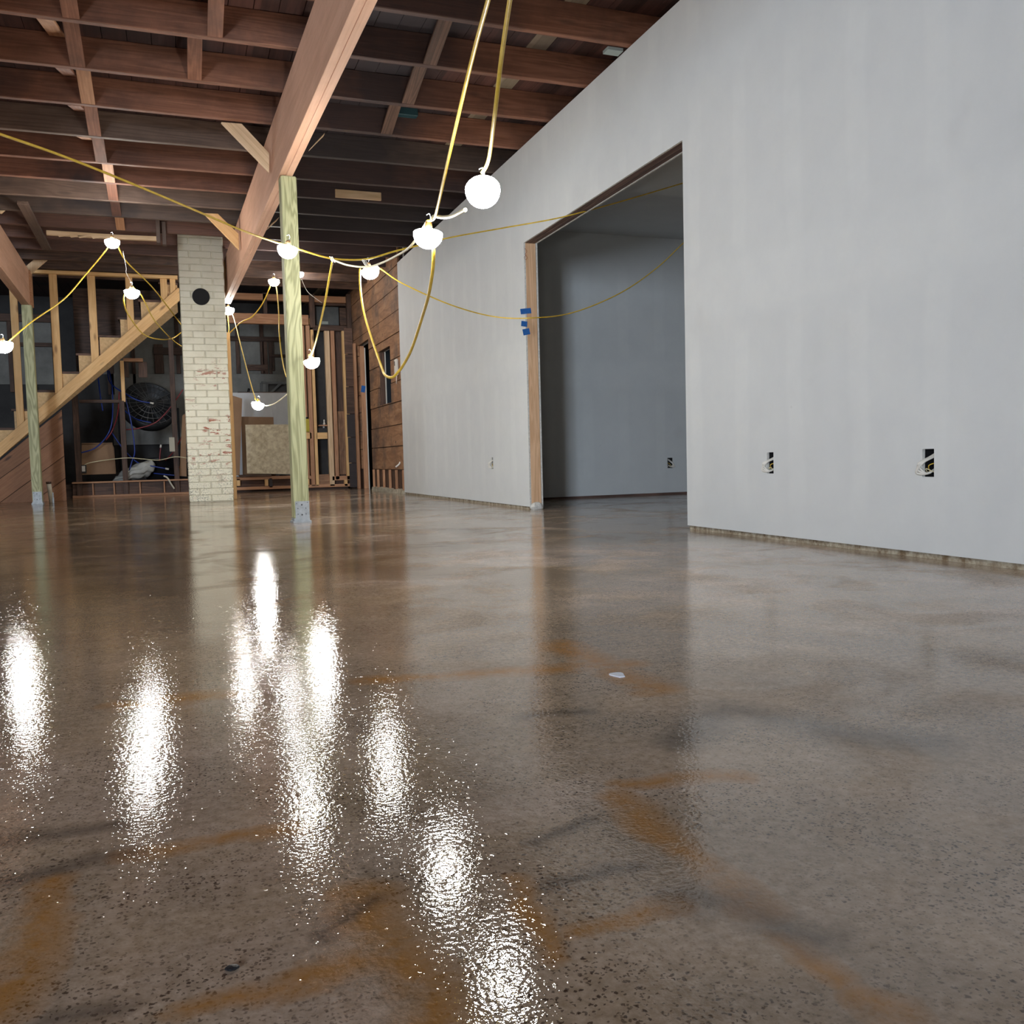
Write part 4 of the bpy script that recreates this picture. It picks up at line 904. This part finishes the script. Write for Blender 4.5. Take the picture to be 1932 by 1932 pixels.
# tubes (plumbing lines)
def px3(L): return [onY(a, b_, BY+c) for a, b_, c in L]
TB = [
 (BLUEP, [(203, 690, .5), (208, 722, .35), (240, 745, 0.21), (262, 756, 0.18), (283, 760, 0.16)], 'blue tube curving from under the stairs across the fan top with elbow end'),
 (BLUEP, [(206, 700, .45), (212, 735, .3), (212, 790, .2), (203, 820, 0.21), (180, 845, 0.16), (150, 855, 0.16)], 'blue tube sagging left down to the brown flat panel'),
 (BLUEP, [(235, 745, 0.20), (248, 800, 0.18), (254, 850, 0.16), (249, 870, 0.14), (244, 888, 0.14)], 'blue tube hanging straight down past the grey bag'),
 (BLUEP, [(210, 815, .3), (235, 850, .25), (262, 874, 0.20), (290, 880, 0.16), (312, 884, 0.14)], 'blue tube crossing low over the grey bag to a white fitting'),
 (BLUEP, [(185, 712, .5), (189, 745, .4), (194, 775, .35)], 'short blue tube hanging at the far left under the stairs'),
 (BLUEP, [(236, 775, .6), (255, 790, .55), (285, 797, .5)], 'thin blue tube across the lower part of the fan guard'),
 (BLUEP, [(290, 893, 0.21), (320, 896, 0.16), (350, 898, 0.16)], 'blue tube lying on the low sill beside the chimney base'),
 (REDP, [(225, 740, .3), (222, 780, .25), (212, 812, .2), (200, 830, 0.22)], 'red tube curving down beside the blue ones left of the fan'),
 (REDP, [(230, 811, .2), (262, 808, 0.21), (295, 796, 0.18), (322, 768, 0.16), (345, 735, 0.14)], 'long red tube sweeping in front of the fan up towards the chimney'),
 (REDP, [(352, 800, 0.16), (340, 830, 0.18), (325, 855, .2), (312, 868, .25)], 'red tube curving down beside the cardboard left of chimney'),
 (REDP, [(301, 870, .3), (302, 855, .3), (303, 845, .3)], 'short upright red tube with white tip above the bin'),
 (REDP, [(352, 872, 0.16), (340, 880, 0.18), (332, 890, .2)], 'short red tube low beside the chimney base'),
]
for m_, pts, lab in TB:
    t = thing('plumbing_tube', lab, 'tube', onY(pts[0][0], pts[0][1], BY+pts[0][2]), 'loose plumbing tubes under the stairs')
    P = px3(pts); tube('tube', P, .0095, m_, t)
    if 'elbow' in lab or 'fitting' in lab or 'tip' in lab or 'hanging straight' in lab:
        d = (P[-1]-P[-2]).normalized(); tube('fitting', [P[-1], P[-1]+d*.05], .014, WIREW, t, sm=False)
o = tube('cable', px3([(158, 878, .05), (170, 873, .05), (200, 868, .03), (240, 864, -.04), (270, 866, -.02), (300, 868, -.04), (330, 862, -.04), (352, 864, .0)]), .006, CREAM); tag(o, 'thin cream cable strung low across the dark studs under the stairs', 'cable')
t = thing('wall_socket', 'small white socket on the dark stud at the diagonal boards', 'socket', onY(158, 885, BY+.0))
p = onY(158, 885, BY+.05); bm = bmesh.new(); add_box(bm, -.035, .035, -.03, .03, -.06, .06); bevel(bm, .005); link('box', bm, BLKP, t, Matrix.Translation(p)); bm = bmesh.new(); add_box(bm, -.022, .022, -.036, -.029, -.035, .045); bevel(bm, .003); link('face', bm, WIREW, t, Matrix.Translation(p))

# ================================================================= FAR PARTITION, right part (new lumber)
t = thing('stud_partition', 'new and old lumber partition with headers behind the green post', 'framing', (1.8, BY, 0))
def hrz(px0, px1, py0, py1, m_, nm='header', y=BY, d=.09):
    a = onY(px0, (py0+py1)/2, y); b_ = onY(px1, (py0+py1)/2, y); z0 = onY((px0+px1)/2, py1, y).z; z1 = onY((px0+px1)/2, py0, y).z
    return lumber(nm, (a.x, y+d/2, (z0+z1)/2), (b_.x, y+d/2, (z0+z1)/2), d, z1-z0, m_, t)
hrz(438, 662, 556, 568, W_RED); hrz(430, 582, 592, 611, W_RED); hrz(590, 664, 614, 624, W_DARK); hrz(584, 594, 600, 612, W_NEW)
hrz(584, 664, 568, 576, W_DARK, y=BY+.1)
def v2s(px, py0, py1, ww, m_, y=BY, d=.09, nm='stud'):
    pm = onY(px, (py0+py1)/2, y); z1 = onY(px, py0, y).z; z0 = max(0.0, onY(px, py1, y).z)
    return lumber(nm, (pm.x, y+d/2, z0), (pm.x, y+d/2, z1), ww, d, m_, t, up=(0, 1, 0))
v2s(500, 552, 592, .06, W_DARK); v2s(589, 555, 618, .08, W_DARK, y=BY-.03); v2s(664, 555, 921, .07, W_DARK, y=BY-.06)
v2s(586, 614, 917, .06, W_RED); v2s(594, 622, 917, .045, W_NEW); v2s(577, 614, 917, .04, W_RED, y=BY+.05)
v2s(622, 624, 917, .075, W_PALE); v2s(632, 624, 905, .06, W_RED); v2s(655, 624, 905, .085, W_NEW)
v2s(643, 624, 917, .17, W_DARK, y=BY+.08, d=.02, nm='board'); v2s(646, 776, 895, .12, W_PLANK, y=BY+.05, d=.02, nm='board')
v2s(450, 903, 917, .05, W_NEW); v2s(503, 903, 917, .05, W_NEW); v2s(511, 902, 920, .05, W_GREYJ)
v2s(580, 902, 917, .06, W_NEW)
v2s(653, 905, 917, .05, W_NEW)
hrz(574, 588, 816, 828, W_NEW, 'blocking'); hrz(597, 618, 816, 828, W_NEW, 'blocking')
hrz(444, 548, 899, 905, W_RED, 'sill'); hrz(574, 588, 898, 904, W_RED, 'sill'); hrz(627, 664, 898, 906, W_RED, 'sill')
hrz(444, 665, 916, 921.5, W_RED, 'bottom_plate')
hrz(600, 622, 895, 916, W_PLANK, 'block', y=BY+.03)
box('low_boards', 0.75, 2.55, BY+0.092, BY+0.108, 0.03, .20, W_DARK, t)
a = onY(580, 600, BY+.2)
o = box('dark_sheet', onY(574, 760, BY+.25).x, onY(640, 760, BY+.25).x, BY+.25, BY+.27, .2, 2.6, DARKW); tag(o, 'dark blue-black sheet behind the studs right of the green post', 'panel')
for i, px in enumerate((667, 674)):
    pm = onY(px, 800, BY-.1)
t = thing('weathered_boards', 'stack of short grey and brown boards in the corner beside the narrow doorway', 'boards', (2.58, BY-.1, 0))
zz = 0.02
for k in range(6):
    h = [.38, .40, .36, .42, .5, .4][k]; x0 = WX-0.14
    box('board', x0+random.uniform(0, .01), WX-.01, BY-.13, BY-.108, zz, zz+h-.008, W_GREYJ if k < 3 else W_DARK, t, .001); zz += h
lumber('stud', (WX-.045, DOOR[1]+.055, 0), (WX-.045, DOOR[1]+.055, 2.2), .04, .08, W_RED, t, up=(0, 1, 0))
# steel duct box with label
a = onY(597, 612, BY+.12); b_ = onY(640, 578, BY+.12)
t = thing('steel_duct', 'dark steel duct box with small pale label above the right-hand studs', 'duct', (a.x, BY+.3, a.z))
box('casing', a.x, b_.x, BY+.18, BY+.5, a.z, b_.z, STEELD, t, .006)
box('casing', b_.x+.01, b_.x+.18, BY+.16, BY+.4, a.z, b_.z-.01, W_DARK, t, .004)
p = onY(613, 609, BY+.178); box('label', p.x-.05, p.x+.05, BY+.1775, BY+.1797, p.z-.022, p.z+.022, LABEL, t)
# small things on the blocking shelf
p = onY(579, 815, BY+.06)
t = thing('yellow_container', 'yellow plastic container on the blocking right of the green post', 'container', p)
bm = bmesh.new(); add_box(bm, -.045, .045, -.04, .04, 0, .2); bevel(bm, .012, 2); link('body', bm, YJUG, t, Matrix.Translation((p.x, BY+.05, p.z)))
bm = bmesh.new(); lathe(bm, [(.018, 0), (.018, .03)], 12); link('cap', bm, BLKP, t, Matrix.Translation((p.x, BY+.05, p.z+.2)))
zb = onY(607, 816, BY).z; p = onY(611, 816, BY+.05)
t = thing('bench_tool', 'small clamp-like tool with pale handle on the blocking between pale studs', 'tool', (p.x, BY+.05, zb))
box('base', p.x-.09, p.x+.05, BY+.02, BY+.08, zb, zb+.07, BLKP, t, .004); box('top_plate', p.x-.08, p.x+.08, BY+.01, BY+.09, zb+.10, zb+.118, W_RED, t, .002); box('column', p.x-.012, p.x+.012, BY+.04, BY+.06, zb+.07, zb+.10, GALV, t)
bm = bmesh.new(); lathe(bm, [(.012, 0), (.02, .02), (.008, .04), (.012, .07), (.004, .085)], 14); link('handle', bm, WIREW, t, Matrix.Translation((p.x+.01, BY+.05, zb+.118)), True)

# ================================================================= FLOOR BITS
p = onZ(438, 1829); bm = bmesh.new(); bmesh.ops.create_icosphere(bm, subdivisions=2, radius=1)
for v in bm.verts: v.co = Vector((v.co.x*.006, v.co.y*.0045, v.co.z*.002))*random.uniform(.9, 1.1)
o = link('black_chip', bm, BLKP, None, Matrix.Translation(p+Vector((0, 0, .0015)))); tag(o, 'tiny black chip on the concrete floor in the left foreground', 'chip')
p = onZ(1166, 1274); bm = bmesh.new(); vs = [bm.verts.new((math.cos(a)*.012*(1+.3*math.sin(3*a)), math.sin(a)*.022*(1+.2*math.cos(2*a)), .0)) for a in [2*math.pi*k/20 for k in range(20)]]
f = bm.faces.new(vs); ex = bmesh.ops.extrude_face_region(bm, geom=[f]); [setattr(v, 'co', v.co+Vector((0, 0, .0015))) for v in ex['geom'] if isinstance(v, bmesh.types.BMVert)]
o = link('puddle_glint', bm, plain('white_puddle_glint', (.75, .8, .9), .3), None, Matrix.Translation(p)); tag(o, 'white reflection of a small puddle, painted as a patch before the wide opening', 'spot')  # bright reflection in a small puddle, put in as a flat white patch

# ================================================================= LAMPS AND CORDS
def dome_mesh(r):
    bm = bmesh.new(); prof = [(r*.45, r*.20), (r*.80, r*.15), (r*.96, r*.07), (r, 0.0)]
    for k in range(1, 9): a = k/9*math.pi/2; prof.append((r*math.cos(a)**.9, -r*1.02*math.sin(a)))
    prof.append((r*.02, -r*1.02)); lathe(bm, prof, 28); return bm
LP = {
 1: (911, 373, 2.60, .0525, 'nearest and largest glowing dome lamp hanging beside the white wall', (-32, 8)),
 2: (808, 453, 3.62, .060, 'second largest glowing dome lamp, hanging just left below the nearest one', (2, 4)),
 3: (698, 517, 5.9, .060, 'glowing dome lamp right of the green post at the tied cord loop', (-4, -14)),
 4: (543, 477, 5.45, .058, 'glowing dome lamp in front of the green post', (0, 8)),
 5: (588, 687, 6.58, .058, 'glowing dome lamp touching the right edge of green post halfway up', (0, -12)),
 6: (487, 767, 9.4, .062, 'lowest glowing dome lamp, in front of the white board', (0, 12)),
 7: (431, 588, 11.85, .072, 'glowing lamp at the far end of the big beam beside the chimney', (0, 0)),
 8: (517, 534, 10.9, .064, 'small glowing lamp just left of the green post near the ceiling', (0, 0)),
 9: (565, 519, 12.6, .060, 'smallest farthest glowing lamp just right of the green post', (0, 0)),
 10: (212, 461, 8.9, .064, 'glowing lamp near the ceiling left of the chimney', (0, 0)),
 11: (249, 556, 8.5, .064, 'glowing lamp hanging before the upper stairs left of the chimney', (0, 0)),
 12: (7, 657, 8.1, .068, 'glowing lamp at the left edge of the picture', (0, -10)),
}
LPOS = {}
for k, (px, py, y, r, lab, tilt) in LP.items():
    c = onY(px, py, y)+Vector((0, 0, r*.45)); LPOS[k] = c
    t = thing('hanging_lamp', lab, 'lamp', c, 'work lamps on the yellow cord')
    Rl = Matrix.Translation(c) @ Matrix.Rotation(math.radians(tilt[0]), 4, 'X') @ Matrix.Rotation(math.radians(tilt[1]), 4, 'Y')
    link('diffuser', dome_mesh(r), BULB, t, Rl, True)
    bm = bmesh.new(); lathe(bm, [(r*.42, r*.19), (r*.42, r*.28), (r*.28, r*.36), (r*.22, .045), (r*.1, .045)], 24)
    link('housing', bm, HOUS, t, Rl, True)
    top = Rl @ Vector((0, 0, .045))
    tube('hook', [top, top+Vector((.008, 0, .018)), top+Vector((.004, 0, .034)), top+Vector((-.008, 0, .028))], .002, GALV, t, seg=5, n=4)
def lt(k): return LPOS[k]+Vector((0, 0, .05))
def c3(L): return [onY(a, b_, y) for a, b_, y in L]
def cord(pts, lab, m_=None, r=.0055, pre=None, post_=None, cat='cord', up=0):
    P = ([pre] if pre else [])+c3(pts)+([post_] if post_ else [])
    if up:                                   # carry the cord on to its hook under the joists
        d = (P[0]-P[1]).normalized(); q = P[0].copy(); ext = []
        while q.z < 2.83:
            if up == 2: d = (d+Vector((-.05, 0, .22))).normalized()
            q = q+d*min(0.22, max(0.02, (2.84-q.z)/max(d.z, .05))); ext.insert(0, q.copy())
            if len(ext) > 40: break
        P = ext+P
    o = tube('power_cord', P, r, m_ or YEL, seg=8); tag(o, lab, cat, 'yellow temporary lighting cords'); return o
cord([(972, -60, 1.72), (962, 0, 1.85), (946, 110, 2.05), (933, 220, 2.25), (922, 300, 2.48)], 'right of two thick yellow cords rising out of the top of the picture', up=1, post_=lt(1))
cord([(935, -60, 1.8), (921, 0, 1.95), (896, 90, 2.2), (869, 200, 2.5), (846, 300, 2.9), (827, 385, 3.3), (819, 412, 3.5)], 'left of two thick yellow cords rising out of the top of the picture', up=1, post_=lt(2))
cord([(878, 396, 2.75), (866, 402, 2.9), (853, 408, 3.1), (835, 410, 3.35), (819, 408, 3.5), (815, 414, 3.5)], 'short cream cord tied between the two nearest lamps', CREAM, .0065)
cord([(818, 478, 3.65), (811, 545, 3.9), (796, 600, 4.3), (776, 660, 4.7), (760, 690, 4.9), (751, 702, 4.95), (740, 712, 5.0), (727, 708, 5.1), (719, 690, 5.2), (700, 635, 5.4), (687, 590, 5.6), (680, 545, 5.8), (679, 508, 5.9)], 'yellow cord drooping in a deep loop before the brown plank wall', r=.0075, pre=lt(2))
cord([(-80, 225, 3.6), (0, 253, 3.8), (120, 295, 4.1), (250, 347, 4.45), (385, 404, 4.9), (460, 436, 5.15), (520, 457, 5.38), (543, 463, 5.45), (575, 474, 5.5), (628, 488, 5.55), (690, 489, 5.6), (745, 474, 5.65), (790, 463, 5.7)], 'long yellow cord crossing from the left edge past the green post', up=2)
cord([(790, 463, 5.7), (850, 448, 5.75), (950, 430, 5.85), (1050, 412, 5.75), (1140, 389, 5.8), (1220, 366, 5.9), (1290, 345, 6.0), (1340, 330, 6.05)], 'thin upper yellow cord running from lamps into the wide opening', r=.0045, post_=Vector((5.2, 5.95, 2.58)))
cord([(628, 490, 5.52), (655, 500, 5.45), (690, 504, 5.2), (715, 498, 4.9), (745, 484, 4.5), (775, 464, 3.9)], 'cream cord sagging below the long yellow cord towards second lamp', CREAM, .0055, post_=lt(2))
cord([(628, 488, 5.53), (622, 520, 5.7), (611, 580, 6.0), (597, 640, 6.35), (588, 668, 6.55)], 'yellow cord dropping to the lamp on the green post edge', post_=lt(5), r=.0065)
cord([(683, 503, 5.85), (697, 504, 5.9), (716, 506, 5.95), (760, 535, 6.05), (850, 575, 6.2), (930, 597, 6.3), (1000, 600, 6.1), (1080, 590, 6.2), (1170, 553, 6.3), (1240, 505, 6.5), (1290, 458, 6.7), (1340, 415, 6.8)], 'lower yellow cord drooping from third lamp across jamb into the opening', r=.0045, post_=Vector((5.6, 6.6, 2.58)))
cord([(8, 650, 8.15), (60, 607, 8.3), (120, 565, 8.5), (160, 520, 8.7), (203, 468, 8.85)], 'yellow cord linking the left edge lamp to the ceiling lamp by the chimney', r=.006, pre=lt(12), post_=lt(10))
cord([(224, 468, 8.95), (240, 495, 9.3), (290, 545, 10.2), (336, 605, 11.45), (348, 622, 11.65)], 'yellow cord running from ceiling lamp down behind the chimney', r=.0065, pre=lt(10))
cord([(244, 547, 8.5), (235, 556, 8.5), (234, 572, 8.6), (243, 595, 9.1), (270, 630, 10.0), (300, 640, 10.8), (326, 638, 11.5), (348, 622, 11.65)], 'yellow cord looping left of the stair lamp then behind the chimney', r=.0065, pre=lt(11))
cord([(256, 547, 8.5), (266, 556, 8.6), (276, 575, 8.9), (292, 605, 9.6), (322, 638, 11.3), (346, 654, 11.7), (356, 640, 11.7)], 'yellow cord dropping right of the stair lamp, crossing the loop', r=.006, pre=lt(11))
o = tube('hanging_wire', [onY(232, 474, 9.0), onY(238, 505, 8.8), onY(238, 514, 8.7)]+[onY(246, 530, 8.55)]+[lt(11)], .0013, WIREW, seg=5); tag(o, 'thin white wire linking ceiling lamp and stair lamp', 'wire')
cord([(430, 600, 11.8), (432, 620, 11.7), (430, 636, 11.6), (434, 628, 11.6), (455, 608, 11.4), (475, 598, 11.2), (494, 575, 11.0), (508, 545, 10.9)], 'yellow cord between beam-end lamp and lamp left of the post', r=.007, pre=lt(7), post_=lt(8))
cord([(441, 600, 11.7), (455, 655, 10.8), (472, 720, 9.9), (484, 757, 9.4)], 'yellow cord falling from beam-end lamp to the lowest lamp', r=.006, pre=lt(7), post_=lt(6))
cord([(490, 760, 9.4), (500, 765, 9.3), (512, 764, 9.2), (525, 757, 9.1), (543, 742, 9.0), (560, 720, 9.0)], 'cream cord running from lowest lamp behind the green post', CREAM, .006, pre=lt(6))
cord([(522, 545, 10.8), (526, 590, 10.5), (527, 630, 10.2), (533, 680, 9.8), (543, 715, 9.3), (560, 720, 9.0)], 'yellow cord hanging straight down left of the green post', r=.007, pre=lt(8))
cord([(564, 528, 12.5), (563, 560, 12.3), (562, 640, 12.0), (560, 690, 10.5), (560, 720, 9.0)], 'yellow cord hanging beside the green post from the farthest lamp', r=.008, pre=lt(9))
o = tube('hanging_wire', c3([(569, 527, 12.5), (577, 545, 12.5), (585, 555, 12.5), (608, 572, 12.6)]), .004, WIREW, seg=5); tag(o, 'thin white wire curving right from the farthest lamp', 'wire')
for (px, py, y, lab) in ((625, 489, 5.53, 'white tie where three yellow cords meet right of the green post'), (687, 495, 5.4, 'pair of white ties over the lamp right of the post')):
    t = thing('cable_tie', lab, 'tie', onY(px, py, y))
    p = onY(px, py, y)
    for k in range(2):
        q = p+Vector((.012*k, 0, 0)); tube('loop', [q+Vector((-.008, -.012, .012)), q+Vector((.006, -.014, -.012)), q+Vector((.01, .01, -.016)), q+Vector((-.008, .012, .012)), q+Vector((-.008, -.012, .012))], .0022, WIREW, t, seg=5, n=4)

# ================================================================= LIGHT
def area(name, loc, rot, sx, sy, power, col):
    l = bpy.data.lights.new(name, 'AREA'); l.shape = 'RECTANGLE'; l.size = sx; l.size_y = sy; l.energy = power; l.color = col
    o = bpy.data.objects.new(name, l); C.objects.link(o); o.location = loc; o.rotation_euler = rot; return o
area('daylight_window', ((WIN[0]+WIN[1])/2, YN-0.16, (WIN[2]+WIN[3])/2), (math.radians(90), 0, 0), WIN[1]-WIN[0], WIN[3]-WIN[2], 490, (0.77, 0.875, 1.0))
w = bpy.data.worlds.new('world'); bpy.context.scene.world = w; w.use_nodes = True
bg = w.node_tree.nodes['Background']; bg.inputs[0].default_value = (0.75, 0.85, 1.0, 1); bg.inputs[1].default_value = 1.0
vs_ = bpy.context.scene.view_settings; vs_.view_transform = 'Standard'; vs_.look = 'None'; vs_.gamma = 1; vs_.use_curve_mapping = False; vs_.exposure = 1.0
